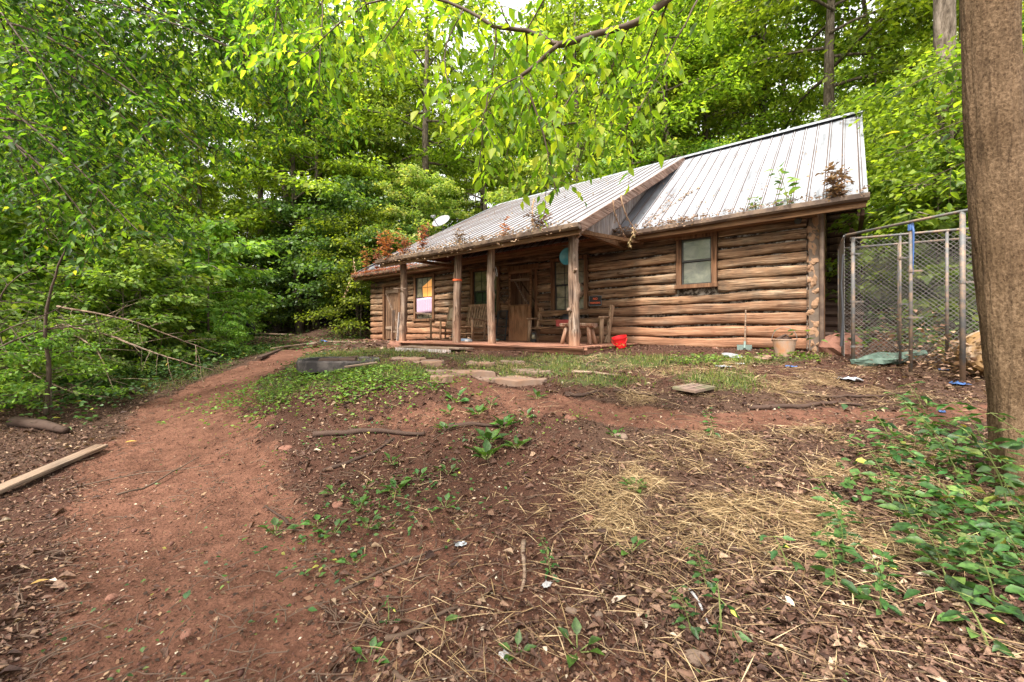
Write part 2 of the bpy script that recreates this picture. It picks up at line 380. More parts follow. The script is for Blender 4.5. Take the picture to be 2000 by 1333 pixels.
M['roofblue'] = plain_mat('bluish_old_roof_metal', (.14,.17,.21), .5, .2, var=.25, nscale=4, dirt=(.28,.28,.30), dscale=3)

# bark of the near tree
def bark_mat(name, dark, mid, lite, sc=(26,26,5), strength=1.):
    m, nt, N_, L_, bs = new_mat(name)
    v = nt.nodes.new('ShaderNodeTexVoronoi'); L_.new(objvec(nt, sc), v.inputs['Vector']); v.inputs['Scale'].default_value = 1; v.inputs['Randomness'].default_value = 1
    n1 = noise(nt, objvec(nt, (sc[0]*1.3, sc[1]*1.3, sc[2]*2.2)), 1, 6, .7, .6)
    n2 = noise(nt, objvec(nt), 1.6, 4, .6)
    h = math_n(nt, 'ADD', math_n(nt, 'MULTIPLY', v.outputs['Distance'], .35), math_n(nt, 'MULTIPLY', n1, 1.05))
    c = ramp(nt, h, [(.42, dark), (.62, mid), (.88, lite)])
    c = mixc(nt, 1., c, ramp(nt, n2, [(.35, (.62,.58,.52)), (.65, (1.1,1.08,1.05))]), 'MULTIPLY')
    n3 = noise(nt, objvec(nt, (sc[0]*.35, sc[1]*.35, sc[2]*.06)), 1, 4, .6, .5)
    c = mixc(nt, 1., c, ramp(nt, n3, [(.34, (.62,.60,.58)), (.48, (1.1,1.08,1.06))]), 'MULTIPLY'); h = math_n(nt, 'ADD', h, math_n(nt, 'MULTIPLY', n3, 1.2))
    L_.new(c, bs.inputs['Base Color']); bs.inputs['Roughness'].default_value = .9; bs.inputs['Specular IOR Level'].default_value = .15
    bump(nt, bs, h, strength, .02)
    return m
M['bark'] = bark_mat('furrowed_tree_bark', (.055,.035,.022), (.125,.085,.052), (.21,.15,.098), (60,60,30))
M['trunk'] = bark_mat('grey_forest_bark', (.03,.025,.02), (.095,.08,.065), (.20,.175,.15), (16,16,3), .7)

G3 = [(0,(.018,.055,.010)), (.45,(.045,.115,.018)), (.8,(.085,.175,.03)), (1,(.17,.24,.05))]
M['leaf_far'] = leaf_mat('forest_leaves', [(0,(.022,.05,.006)), (.5,(.15,.235,.024)), (.85,(.29,.385,.05)), (1,(.38,.42,.08))], .5, tboost=1.75)  # dark end painted in for the shaded gaps of the forest
M['leaf_mid'] = leaf_mat('broad_understory_leaves', [(0,(.02,.055,.012)), (.5,(.07,.155,.03)), (.9,(.16,.28,.055)), (1,(.30,.36,.08))], .45, tboost=1.5, spec=.6)  # lowest greens darkened to paint shade between the leaves
M['leaf_yel'] = leaf_mat('yellowing_leaves', [(0,(.12,.22,.05)), (.5,(.25,.36,.09)), (.8,(.42,.48,.15)), (.93,(.60,.56,.20)), (1,(.66,.45,.15))], .5, tboost=1.4)
M['leaf_top'] = leaf_mat('backlit_drooping_leaves', [(0,(.03,.085,.012)), (.3,(.09,.21,.018)), (.8,(.20,.345,.028)), (1,(.33,.41,.05))], .62, tboost=2.15, objvar=.0)
M['leaf_left'] = leaf_mat('drooping_green_leaves', [(0,(.010,.030,.006)), (.45,(.030,.080,.010)), (.82,(.095,.19,.018)), (.985,(.20,.30,.03)), (1,(.42,.36,.05))], .5, tboost=2.0, objvar=.1)
M['leaf_weed'] = leaf_mat('ground_weed_leaves', [(0,(.02,.065,.016)), (.5,(.045,.12,.025)), (.9,(.085,.175,.04)), (.97,(.15,.22,.05)), (1,(.36,.34,.07))], .3, tboost=1.3, spec=.5, mottle=30)
M['leaf_shrub'] = leaf_mat('pale_green_shrub_leaves', [(0,(.045,.10,.015)), (.5,(.12,.22,.03)), (1,(.28,.38,.07))], .45, tboost=1.5)  # lighter, yellower greens than the ground weeds
M['leaf_bright'] = leaf_mat('bright_weed_leaves', [(0,(.05,.12,.02)), (.5,(.11,.22,.03)), (1,(.22,.33,.06))], .35, tboost=1.5)
M['plantain'] = leaf_mat('broadleaf_weed_leaves', [(0,(.03,.09,.02)), (1,(.09,.20,.035))], .3, tboost=1.3, spec=.6, rough=.4, mottle=40)
M['litter'] = leaf_mat('fallen_brown_leaves', [(0,(.04,.02,.015)), (.4,(.095,.052,.037)), (.7,(.165,.098,.07)), (.92,(.25,.165,.115)), (.985,(.38,.29,.20)), (1,(.55,.48,.40))], .1, tboost=1., spec=.3, rough=.65, mottle=55)
M['chip'] = leaf_mat('clay_crumbs', [(0,(.025,.014,.011)), (.4,(.075,.038,.027)), (.75,(.15,.075,.05)), (.96,(.25,.15,.10)), (1,(.45,.38,.31))], 0, spec=.3, rough=.8)
M['straw'] = leaf_mat('dry_straw', [(0,(.15,.095,.05)), (.5,(.36,.25,.13)), (1,(.58,.45,.27))], .15, tboost=1., spec=.3)
M['grass'] = leaf_mat('green_grass', [(0,(.05,.10,.02)), (.5,(.12,.19,.035)), (.8,(.22,.24,.07)), (1,(.36,.29,.13))], .35, tboost=1.4)
M['rustveg'] = leaf_mat('rust_red_dead_leaves', [(0,(.17,.05,.03)), (.5,(.38,.13,.07)), (1,(.55,.24,.10))], .3, tboost=1.2)
M['brownveg'] = leaf_mat('brown_dead_leaves', [(0,(.09,.05,.035)), (.5,(.22,.13,.09)), (1,(.38,.25,.17))], .2, tboost=1.)

# ground: masks are point attributes worked out from the terrain layout
def ground_mat(name):
    m, nt, N_, L_, bs = new_mat(name)
    tc = objvec(nt)
    nb = noise(nt, tc, 1.6, 5, .6); nf = noise(nt, tc, 38, 5, .7); nm = noise(nt, tc, 8, 5, .65)
    clay = mixc(nt, nf, (.12,.056,.037), (.285,.14,.092))
    clay = mixc(nt, 1., clay, ramp(nt, nm, [(.33, (.58,.54,.52)), (.58, (1,1,1))]), 'MULTIPLY')
    soil = mixc(nt, nf, (.040,.020,.014), (.14,.065,.043))
    lit = mixc(nt, nf, (.035,.02,.014), (.15,.088,.06))
    straw = mixc(nt, nf, (.10,.062,.036), (.27,.185,.11))
    gr = mixc(nt, nf, (.035,.05,.018), (.13,.14,.05))
    wob = math_n(nt, 'MULTIPLY', math_n(nt, 'SUBTRACT', nm, .5), 1.3)
    def mk(a, lo=.35, hi=.65): return maprange(nt, math_n(nt, 'ADD', attr(nt, a), wob), lo, hi)
    c = mixc(nt, mk('litter'), soil, lit)
    c = mixc(nt, mk('clay'), c, clay)
    c = mixc(nt, mk('straw'), c, straw)
    c = mixc(nt, mk('green'), c, gr)
    c = mixc(nt, 1., c, ramp(nt, nb, [(.3, (.6,.57,.55)), (.6, (.82,.80,.80))]), 'MULTIPLY')
    L_.new(c, bs.inputs['Base Color']); bs.inputs['Roughness'].default_value = .93; bs.inputs['Specular IOR Level'].default_value = .2
    vo = nt.nodes.new('ShaderNodeTexVoronoi'); L_.new(tc, vo.inputs['Vector']); vo.inputs['Scale'].default_value = 45
    bump(nt, bs, math_n(nt, 'ADD', math_n(nt, 'MULTIPLY', nf, 1.), math_n(nt, 'ADD', math_n(nt, 'MULTIPLY', vo.outputs['Distance'], .5), math_n(nt, 'MULTIPLY', nm, 1.2))), 1., .022)
    return m
M['ground'] = ground_mat('red_clay_forest_floor'); 

# ---------------------------------------------------------------- ground
def seg_dist(x, y, pts):
    """distance to a centre line divided by its half width there"""
    best = np.full(np.shape(x), 1e9)
    for (x0,y0,w0), (x1,y1,w1) in zip(pts[:-1], pts[1:]):
        dx, dy = x1-x0, y1-y0; t = np.clip(((x-x0)*dx+(y-y0)*dy)/(dx*dx+dy*dy), 0, 1)
        best = np.minimum(best, np.hypot(x-x0-t*dx, y-y0-t*dy)/(w0+(w1-w0)*t))
    return best
DRIVE = [(-.6,-3,1.0),(-1.1,1.0,.62),(-1.35,1.75,.58),(-2.45,3.1,.64),(-3.65,4.5,.72),(-4.7,6.2,.72),(-5.0,8.0,.62),(-5.3,9.95,.45),(-5.7,12,.5)]
TRAIL = [(-1.1,5.9,.12),(-.5,5.35,.22),(0,4.98,.26),(1.0,4.5,.25),(2.06,4.15,.22),(3.3,4.3,.18),(4.85,4.33,.18),(7,4.3,.15)]
def blobs(x, y, L):
    r = np.zeros(np.shape(x))
    for bx, by, rx, ry in L: r = np.maximum(r, np.exp(-(((x-bx)/rx)**2+((y-by)/ry)**2)))
    return r
STRAW = [(1.9,3.3,1.2,.75),(2.9,3.5,.9,.6),(2.4,2.8,.7,.4),(1.0,3.2,.5,.4),(3.8,5.1,1.3,.45),(1.45,4.85,.45,.25),(5.2,5.0,.9,.45),(.55,2.9,.4,.25),(2.4,4.75,.5,.2),(.9,6.4,1.2,.5),(2.6,6.0,1.0,.4),(4.6,5.6,.8,.4)]
GREEN = [(-2.9,6.0,1.3,.75),(-1.7,5.9,.9,.5),(-3.3,8.9,1.8,1.5),(2.75,5.5,.6,.5),(-6.9,7.6,1.5,1.5),(.6,7.0,1.7,.5),(3.5,6.5,1.0,.4),(1.6,6.4,1.2,.35),(-.4,7.2,.9,.4),(.6,6.3,1.5,.5),(2.6,6.7,1.6,.5),(-1.6,7.6,1.0,.6),(1.2,5.5,.6,.3),(-6.6,10.8,1.0,1.5),(4.4,6.6,.7,.25)]
def masks(x, y):
    brk = sstep(.38,.62,.6*vnoise(x*1.5+4,y*2.2,21)+.4*vnoise(x*5,y*5,22))
    wob = .35*(vnoise(x*2.1,y*2.1,7)-.5)+.25*(vnoise(x*6,y*6,8)-.5)
    dr = seg_dist(x, y, DRIVE)+wob; tr = seg_dist(x, y, TRAIL)+wob
    clay = np.maximum(1-sstep(.75,1.25,dr), .9*(1-sstep(.7,1.5,tr)))
    bank = blobs(x, y, [(-.9,2.3,1.5,1.0),(-.6,4.6,1.5,.45),(0,1.5,2.2,.6),(-6.5,14.5,3.,1.5),(6.1,7.6,1.2,.9)])
    clay = np.maximum(clay, .68*bank)
    st = blobs(x, y, STRAW)*(1-clay)*(.05+.95*brk); gr = blobs(x, y, GREEN)*(1-sstep(.3,.9,clay))
    lit = np.clip(sstep(.3,1.6,x)*(1-sstep(4.2,5.5,y))+sstep(5.,6.,x)+sstep(4.4,5.4,-x)+sstep(10,13,y)+.35, 0, 1)
    return clay, lit, st, gr
def axis_pts(segs):
    out = [segs[0][0]]
    for a, b, st in segs:
        n_ = max(1, int(round((b-a)/st))); out += list(a+(b-a)*np.arange(1, n_+1)/n_)
    return np.array(out)
gx = axis_pts([(-150,-60,10),(-60,-24,2.5),(-24,-9,.4),(-9,-4.5,.11),(-4.5,4.5,.035),(4.5,8,.08),(8,20,.4),(20,60,2.5),(60,150,10)])
gy = axis_pts([(-60,-10,6),(-10,.8,.8),(.8,4.6,.032),(4.6,9,.055),(9,18,.2),(18,40,.8),(40,160,6)])
GX, GY = np.meshgrid(gx, gy); GZ = height(GX, GY)
dr = seg_dist(GX, GY, DRIVE)
GZ -= .035*(1-sstep(.6,1.2,dr))                                     # worn hollow of the drive
V = np.stack([GX, GY, GZ], -1).reshape(-1,3); nx, ny = len(gx), len(gy)
ii = (np.arange(ny-1)[:,None]*nx+np.arange(nx-1)[None,:]).ravel()
Fq = np.stack([ii, ii+1, ii+nx+1, ii+nx], 1)
cl, lt, stw, gr = [a.ravel() for a in masks(GX, GY)]
AT = {'clay': cl, 'litter': lt, 'straw': stw, 'green': gr}
fc = Fq.mean(1).astype(int); drf = seg_dist(GX, GY, DRIVE).ravel()[Fq].mean(1); trf = seg_dist(GX, GY, TRAIL).ravel()[Fq].mean(1)
def sub_sheet(name, mask, mat):
    F = Fq[mask]; used = np.unique(F); mp = np.full(len(V), -1); mp[used] = np.arange(len(used))
    return mesh_np(name, V[used], mp[F], mat, smooth=True, attrs={k: a[used] for k, a in AT.items()})
md = (drf < 1.05)&(V[Fq[:,0],1] < 12); mt = (trf < 1.15) & ~md
tag(sub_sheet('dirt_road', md, M['ground']), kind='structure')
tag(sub_sheet('footpath', mt, M['ground']), kind='structure')
tag(sub_sheet('ground', ~(md|mt), M['ground']), kind='structure')

# ---------------------------------------------------------------- the log cabin, in its own frame: x along the front wall, y out of it, z up
cabin = empty('log_cabin', (C0[0], C0[1], 0), math.atan2(U[1], U[0]), label='long old log cabin with pale metal roof and a post porch', cat='cabin')
RIDGE_P, RIDGE_Z, EAVE_P, EAVE_Z = -3.13, 5.15, .45, 2.46
def z_main(p): return RIDGE_Z-(p-RIDGE_P)*(RIDGE_Z-EAVE_Z)/(EAVE_P-RIDGE_P)
def z_porch(p): return RIDGE_Z+.03-(p-RIDGE_P)*(RIDGE_Z+.03-2.16)/(2.71-RIDGE_P)
T_R, T_HIP, T_L = -.72, 9.93, 14.3
def cw(t, p, z=0):                                                  # cabin frame -> world
    q = C0+U*t+N*p; return Vector((q[0], q[1], z))

rg = random.Random(5)
OPEN = [(1.48,2.28,1.19,2.26),(4.33,5.42,.77,2.16),(5.84,6.82,-.1,2.02),(7.15,8.33,.77,2.17),(9.98,11.1,.63,2.2),(11.86,12.95,-.1,1.97)]
def log_run(mb, x0, x1, zc_, hh, seed, fy, dep=.095, step=.10):
    """one hewn log between x0 and x1; fy(x, y) maps depth to place"""
    r_ = random.Random(seed); n = max(3, int((x1-x0)/step)); K = 12
    ph = [r_.uniform(0,6.3) for _ in range(6)]; V_ = []
    for i in range(n+1):
        x = x0+(x1-x0)*i/n
        zz = zc_+.014*math.sin(x*1.1+ph[0])+.010*math.sin(x*2.7+ph[1])+r_.uniform(-.003,.003)
        h_ = hh*(1+.07*math.sin(x*1.7+ph[2])+.05*math.sin(x*4.3+ph[3])+r_.uniform(-.03,.03))
        if i in (0, n): h_ *= .95
        for k in range(K):
            a = 2*math.pi*k/K; cy_, cz_ = math.cos(a), math.sin(a)
            ry = dep*(1+.08*math.sin(x*2.3+ph[4]+k)+r_.uniform(-.05,.05))
            yy = (abs(cy_)**.42)*math.copysign(1, cy_)*ry*(1+.10*math.sin(x*5.1+k*2+ph[5]))
            V_.append(fy(x, yy-.065, zz+(abs(cz_)**.72)*math.copysign(1, cz_)*h_+.006*math.sin(x*6.3+ph[1]+k)))
    F_ = [(i*K+k, i*K+(k+1)%K, (i+1)*K+(k+1)%K, (i+1)*K+k) for i in range(n) for k in range(K)]
    F_ += [tuple(range(K))[::-1], tuple(n*K+k for k in range(K))]
    mb.add(V_, F_)
rows = []; z = -.01
while z < 2.40:
    h = rg.choice([.20,.215,.23,.245,.21]); rows.append((z+h/2, h)); z += h
mb = MB(); front = lambda x, y, z_: (x, y, z_)
for ri, (zc_, h) in enumerate(rows):
    cuts = sorted((a, b) for a, b, za, zb in OPEN if za-.02 < zc_ < zb+.02)
    x = .06
    for a, b in cuts+[(13.8, 14)]:
        if a-x > .12: log_run(mb, x, min(a, 13.8), zc_, h*.5*rg.uniform(.86,.97), ri*31+int(a*7), front)
        x = b
mb.build('log_wall', M['log'], cabin, smooth=True)
# top plate log running under the eave
mb = MB(); log_run(mb, -.05, 3.5, 2.42, .085, 901, lambda x,y,z_:(x,y+.03,z_), .10); log_run(mb, 3.5, 14.1, 2.42, .085, 902, lambda x,y,z_:(x,y+.03,z_), .10)
mb.build('plate_log', M['log'], cabin, smooth=True)
# chinking and core behind the logs
mb = MB(); x = .05
for a, b, za, zb in OPEN+[(13.8, 13.8, 0, 0)]:
    if a > x: mb.box(x, a, -.30, -.075, -.3, 2.5)
    if b > a:
        mb.box(a, b, -.298, -.077, zb, 2.498)
        if za > 0: mb.box(a, b, -.298, -.077, -.298, za)
    x = b
ck = mb.build('chinking', M['chink'], cabin)  # near-black colour paints the shadow lines between logs; pale flecks are chinking
# end walls and back wall
for nm, xx, sg in (('end_wall', -.02, 1), ('end_wall', 13.83, -1)):
    mb = MB()
    for ri, (zc_, h) in enumerate(rows+[(2.5+i*.2, .2) for i in range(13)]):
        pa, pb = -6.2, -.08
        if zc_ > 2.45:
            dz = zc_-2.4; pa, pb = -6.6+dz*1.32, .2-dz*1.32
            if pb-pa < .4 or sg < 0: continue
        log_run(mb, pa, pb, zc_, h*.49, ri*17+int(xx), (lambda s_, X: (lambda x,y,z_: (X-s_*y, x, z_)))(sg, xx), .09, .3)
    mb.box(min(xx, xx+sg*.16)+.02*0, max(xx, xx+sg*.16), -6.2, -.31, -.3, 2.5)
    mb.build(nm, M['log'], cabin, smooth=True)
mb = MB(); mb.box(-.02, 13.8, -6.3, -6.15, -.2, 2.5); mb.build('back_wall', M['log'], cabin)
# stone and mortar corner pier at the right end
mb = MB(); mb.box(-.125, .03, -.34, -.015, -.3, 2.38)
pier = mb.build('corner_pier', M['mortar'], cabin)
mb = MB(); rr = random.Random(3); z = -.12
while z < 2.2:
    h = rr.uniform(.10,.30); w_ = rr.uniform(.05,.085); mb.blob((-.045+rr.uniform(-.03,.03), -.035, z+h/2), (w_, .038, h*.52), 40+int(z*50), 12, 8, .5)
    if rr.random() < .5: mb.blob((-.045+rr.choice((-.06,.06)), -.03, z+h*rr.uniform(.3,.9)), (.04, .036, h*.3), 140+int(z*50), 9, 6, .5)
    mb.blob((-.11, -.17, z+h/2), (.05,.13,h*.46), 80+int(z*50), 10, 7, .4); z += h+rr.uniform(-.02,.05)
mb.build('stone', M['stone'], pier)
# footing stones
mb = MB(); x = .1; k = 0
while x < 3.2:
    L_ = rr.uniform(.2,.45); mb.blob((x+L_/2, .03+rr.uniform(-.02,.04), -.10), (L_*.55,.12,rr.uniform(.06,.10)), 200+k, 10, 6, .3); x += L_*.95; k += 1
mb.build('footing', M['redrock'], cabin); mb = MB()
x = 9.3
while x < 13.9:
    L_ = rr.uniform(.2,.45); mb.blob((x+L_/2, .05+rr.uniform(-.03,.05), -.10), (L_*.55,.13,rr.uniform(.06,.10)), 300+k, 10, 6, .3); x += L_; k += 1
mb.build('footing', M['redrock'], cabin, smooth=False)

# ---- metal roof sheets
def sheet(name, t0, t1, plo, phi, zf, parent, pitch=.2286, nseg=8, seed=0, dz=0., blue=None):
    ts = []; k = math.floor(t0/pitch)
    while k*pitch < t1:
        b = k*pitch
        for o, h_, m_ in ((0,.0,1),(.012,.021,0),(.026,.021,1),(.038,0,1),(.050,0,0),(.105,0,0),(.111,.005,0),(.123,.005,0),(.130,0,0),(.218,0,0)):
            if t0 <= b+o <= t1: ts.append((b+o, h_, m_))
        k += 1
    ts = [(t0,0,0)]+[q for q in ts if q[0] > t0+.002]+[(t1,0,0)]
    r_ = random.Random(seed); V_ = []; F_ = []; mi = []
    for t, h_, _ in ts:
        a, b = plo(t), phi(t)
        for j in range(nseg+1):
            p = a+(b-a)*j/nseg
            V_.append((t, p, zf(p)+h_+dz+.008*math.sin(t*2.1+p*1.3+seed)+.004*math.sin(t*5.7-p*2.2)))
    n = nseg+1
    for i in range(len(ts)-1):
        for j in range(nseg): F_.append((i*n+j, i*n+j+1, (i+1)*n+j+1, (i+1)*n+j)); mi.append(ts[i][2] if not blue or ts[i][2] else 0)
    mb = MB(); mb.v = V_; mb.f = F_; mb.m = mi
    o = mb.build(name, [blue or M['roof'], M['rib']], parent)
    s_ = o.modifiers.new('thick', 'SOLIDIFY'); s_.thickness = .006; s_.offset = -1
    return o
# structural roof body (decking) under the sheets
def slab(mb, pts, th, mi=0):
    """pts: 4 (t,p,z) corners -> slab hanging down by th"""
    V_ = [Vector(q) for q in pts]+[Vector(q)-Vector((0,0,th)) for q in pts]
    mb.add(V_, [(0,1,2,3),(7,6,5,4),(0,4,5,1),(1,5,6,2),(2,6,7,3),(3,7,4,0)], mi)
mb = MB()
slab(mb, [(T_R,RIDGE_P,RIDGE_Z-.03),(T_HIP,RIDGE_P,RIDGE_Z-.03),(T_L,EAVE_P,EAVE_Z-.03),(T_R,EAVE_P,EAVE_Z-.03)], .05)
slab(mb, [(T_R,-6.71,EAVE_Z-.03),(T_L,-6.71,EAVE_Z-.03),(T_HIP,RIDGE_P-.02,RIDGE_Z-.03),(T_R,RIDGE_P-.02,RIDGE_Z-.03)], .05)
roof = mb.build('roof', M['soffit'], cabin)
hip = lambda t: RIDGE_P if t < T_HIP else RIDGE_P+(t-T_HIP)/(T_L-T_HIP)*(EAVE_P-RIDGE_P)
sheet('metal_sheet', T_R-.02, 3.25, lambda t: RIDGE_P, lambda t: EAVE_P+.03, z_main, roof, seed=1)
sheet('metal_sheet', 3.25, 8.75, lambda t: RIDGE_P, lambda t: EAVE_P+.03, z_main, roof, seed=1, nseg=3)
sheet('metal_sheet', 8.75, T_L+.02, lambda t: min(hip(t), EAVE_P), lambda t: EAVE_P+.03, z_main, roof, seed=2, blue=M['roofblue'])
# back slope and hip end
mb = MB()
slab(mb, [(T_R-.02,-6.75,EAVE_Z+.0),(T_L,-6.75,EAVE_Z+.0),(T_HIP,RIDGE_P,RIDGE_Z+.005),(T_R-.02,RIDGE_P,RIDGE_Z+.005)], .01)
V_ = [(T_HIP,RIDGE_P,RIDGE_Z+.004),(T_L+.02,EAVE_P+.02,EAVE_Z),(T_L+.02,-6.73,EAVE_Z)]
mb.add(V_, [(0,1,2)]); mb.build('back_slope', M['roofblue'], roof)
mb = MB()                                                            # ridge cap
for a, b in ((-.20,.0),(0,.20)):
    pts_ = [(T_R-.03,RIDGE_P+a,0),(T_HIP+.02,RIDGE_P+a,0),(T_HIP+.02,RIDGE_P+b,0),(T_R-.03,RIDGE_P+b,0)]
    slab(mb, [(q[0],q[1],RIDGE_Z+.075-abs(q[1]-RIDGE_P)*.62) for q in pts_], .008)
mb.beam((T_HIP,RIDGE_P,RIDGE_Z+.05),(T_L,EAVE_P,EAVE_Z+.04),.14,.015)
mb.build('ridge_cap', M['roof'], roof)
# porch roof, a shallower slope that starts at the same ridge
PL = 3.04; PR0, PR1 = 9.0, 9.75
def p_left(t): return 2.71 if t < PR0 else 2.71-(t-PR0)/(PR1-PR0)*(2.71-RIDGE_P)
mb = MB()
slab(mb, [(PL+.02,RIDGE_P+.1,z_porch(RIDGE_P+.1)-.02),(PR1,RIDGE_P+.1,z_porch(RIDGE_P+.1)-.02),(PR0-.02,2.69,z_porch(2.69)-.02),(PL+.02,2.69,z_porch(2.69)-.02)], .04)
proof = mb.build('porch_roof', M['soffit'], cabin)
sheet('metal_sheet', PL-.02, PR1, lambda t: RIDGE_P, lambda t: max(p_left(t)+.02, RIDGE_P+.01), z_porch, proof, seed=4, dz=.012)
mb = MB()                                                            # right rake boards of the porch roof, wide and brown
mb.beam((PL-.035,RIDGE_P+.05,z_porch(RIDGE_P+.05)-.075),(PL-.035,2.70,z_porch(2.70)-.075),.03,.17,(0,0,1))
mb.build('rake_board', M['rake'], proof); mb = MB()
mb.beam((PL+.02,RIDGE_P+1.4,z_porch(RIDGE_P+1.4)-.16),(PL+.02,2.68,z_porch(2.68)-.145),.06,.09)
mb.build('rake_trim', M['rake'], proof); mb = MB()
mb.beam((PR0+.0,2.0,z_porch(2.0)-.07),(PR0+.0,2.70,z_porch(2.70)-.07),.03,.12)
mb.build('rake_board', M['rake'], proof)
mb = MB()                                                            # rake of the main gable
mb.beam((T_R+.0,RIDGE_P,RIDGE_Z-.10),(T_R+.0,EAVE_P,EAVE_Z-.10),.03,.14); mb.beam((T_R+.0,RIDGE_P,RIDGE_Z-.10),(T_R+.0,-6.7,EAVE_Z-.10),.03,.14)
mb.build('gable_board', M['frame_x'], roof)
# vertical grey boards closing the gap between porch roof and main roof (both ends)
for tt, mat_, nm in ((3.47, M['siding'], 'siding_boards'), (8.62, M['soffit'], 'siding_boards')):
    mb = MB(); p = -1.9; q = 0
    while p < 2.28:
        wdt = .155; a, b = p, min(p+wdt-.006, 2.3)
        bot = lambda s_: max(2.27, z_main(s_)+.01) if s_ < .6 else 2.27+.06*(1-(s_-.6)/1.7)
        top = lambda s_: z_porch(s_)-.055
        if top(a)-bot(a) > .02:
            o_ = .006*(q % 3)
            mb.add([(tt+o_,a,bot(a)),(tt+o_,b,bot(b)),(tt+o_,b,top(b)),(tt+o_,a,top(a)),(tt+.022+o_,a,bot(a)),(tt+.022+o_,b,bot(b)),(tt+.022+o_,b,top(b)),(tt+.022+o_,a,top(a))],
                   [(0,3,2,1),(4,5,6,7),(0,1,5,4),(2,3,7,6),(0,4,7,3),(1,2,6,5)])
        p += wdt; q += 1
    mb.build(nm, mat_, proof)
mb = MB(); mb.box(3.50, 3.51, -1.7, 2.2, 2.3, 2.45); mb.build('backing', M['dark'], proof)
# fascia and gutters
def gutter(mb, t0, t1, p, z_, seed=0):
    r_ = random.Random(seed); n = int((t1-t0)/.25); pts_ = []
    prof = [(0,0),(0,-.085),(.015,-.105),(.075,-.105),(.105,-.075),(.11,-.01),(.10,.0),(.095,-.012),(.088,-.07),(.02,-.09),(.012,0)]
    V_ = []
    for i in range(n+1):
        t = t0+(t1-t0)*i/n; dz_ = .008*math.sin(t*1.3+seed)+r_.uniform(-.003,.003)
        V_ += [(t, p+a, z_+b+dz_) for a, b in prof]
    K = len(prof)
    mb.add(V_, [(i*K+k, i*K+k+1, (i+1)*K+k+1, (i+1)*K+k) for i in range(n) for k in range(K-1)]+[tuple(range(K))[::-1], tuple(n*K+k for k in range(K))])
mb = MB(); gutter(mb, T_R-.04, 3.62, EAVE_P+.0, EAVE_Z-.02, 1); mb.build('gutter', M['gutter'], roof)
mb = MB(); gutter(mb, 8.70, T_L, EAVE_P+.0, EAVE_Z-.02, 2); mb.build('gutter', M['gutter'], roof)
mb = MB(); gutter(mb, PL-.05, PR0+.05, 2.70, 2.15, 3); mb.build('gutter', M['gutter'], proof)
mb = MB(); mb.beam((T_R,EAVE_P-.03,EAVE_Z-.13),(T_L,EAVE_P-.03,EAVE_Z-.13),.04,.17); mb.beam((-.1,.22,EAVE_Z-.17),(3.5,.22,EAVE_Z-.19),.30,.03); mb.beam((8.8,.22,EAVE_Z-.17),(14,.22,EAVE_Z-.19),.30,.03)
mb.build('fascia', M['frame_x'], roof)
mb = MB(); mb.beam((PL,2.68,2.02),(PR0,2.68,2.02),.03,.10); mb.build('fascia', M['frame_x'], proof)
# rafters and joists seen under the porch roof
mb = MB(); t = 3.3
while t < 8.9:
    mb.beam((t,.35,z_porch(.35)-.13),(t,2.66,z_porch(2.66)-.13),.05,.12); t += .61
mb.build('rafter', M['frame'], proof)
mb = MB(); log_run(mb, 3.2, 8.75, 2.215, .065, 955, lambda x,y,z_:(x,y+2.36,z_), .07)
mb.build('porch_beam', M['log'], cabin, smooth=True)
mb = MB(); mb.beam((3.42,.05,2.22),(3.42,2.4,2.22),.10,.10); mb.build('tie_beam', M['frame_x'], cabin); mb = MB(); mb.beam((8.56,.05,2.22),(8.56,2.4,2.22),.08,.08)
mb.build('tie_beam', M['frame_x'], cabin)
# corner brace that runs from the right post back to the wall
mb = MB(); mb.beam((3.42,2.25,2.17),(2.95,.12,2.24),.05,.07); mb.build('brace', M['frame_x'], cabin)

# ---- porch floor
mb = MB(); p = .02
while p < 2.44:
    mb.box(3.05+rg.uniform(0,.03), 8.80+rg.uniform(0,.04), p, p+.135, .015+rg.uniform(-.002,.002), .048); p += .14
pf = mb.build('porch_floor', M['porch'], cabin, bevel=.004)
mb = MB(); mb.box(3.0, 8.86, 2.45, 2.49, -.02, .045); mb.build('nosing', M['porch'], pf, bevel=.008)
mb = MB(); mb.box(3.12, 8.78, 2.38, 2.42, -.24, .008); mb.box(3.10,3.14,.05,2.37,-.2,.0); mb.build('rim_board', M['porch'], pf)
# ---- porch posts: debarked cedar with knots
def post(t, p, r0, r1, z1, seed, knots=12, lean=0):
    r_ = random.Random(seed); n = 34; K = 14; V_ = []
    ks = [(r_.uniform(.12,z1-.15), r_.uniform(0,6.3), r_.uniform(.018,.042), r_.uniform(.04,.075)) for _ in range(knots)]
    for i in range(n+1):
        z_ = .05+(z1-.05)*i/n; r = r0+(r1-r0)*i/n+r_.uniform(-.002,.002)
        cx = t+.018*math.sin(z_*2.1+seed)+lean*z_; cy_ = p+.015*math.sin(z_*1.7+seed*2)
        for k in range(K):
            a = 2*math.pi*k/K; q = r*(1+.05*math.sin(3*a+z_*2))
            for kz, ka, amp, wd in ks:
                da = (a-ka+math.pi) % (2*math.pi)-math.pi
                q += amp*math.exp(-((z_-kz)/wd)**2-(da/.5)**2)
            V_.append((cx+q*math.cos(a), cy_+q*math.sin(a), z_))
    mb = MB(); mb.add(V_, [(i*K+k, i*K+(k+1)%K, (i+1)*K+(k+1)%K, (i+1)*K+k) for i in range(n) for k in range(K)]+[tuple(n*K+k for k in range(K))])
    o = mb.build('post', M['log_z'], cabin, smooth=True)
    return o, ks
POSTS = [(3.38,.105,.085,11,16),(5.41,.088,.078,12,10),(6.47,.095,.085,13,10),(8.54,.092,.082,14,12)]
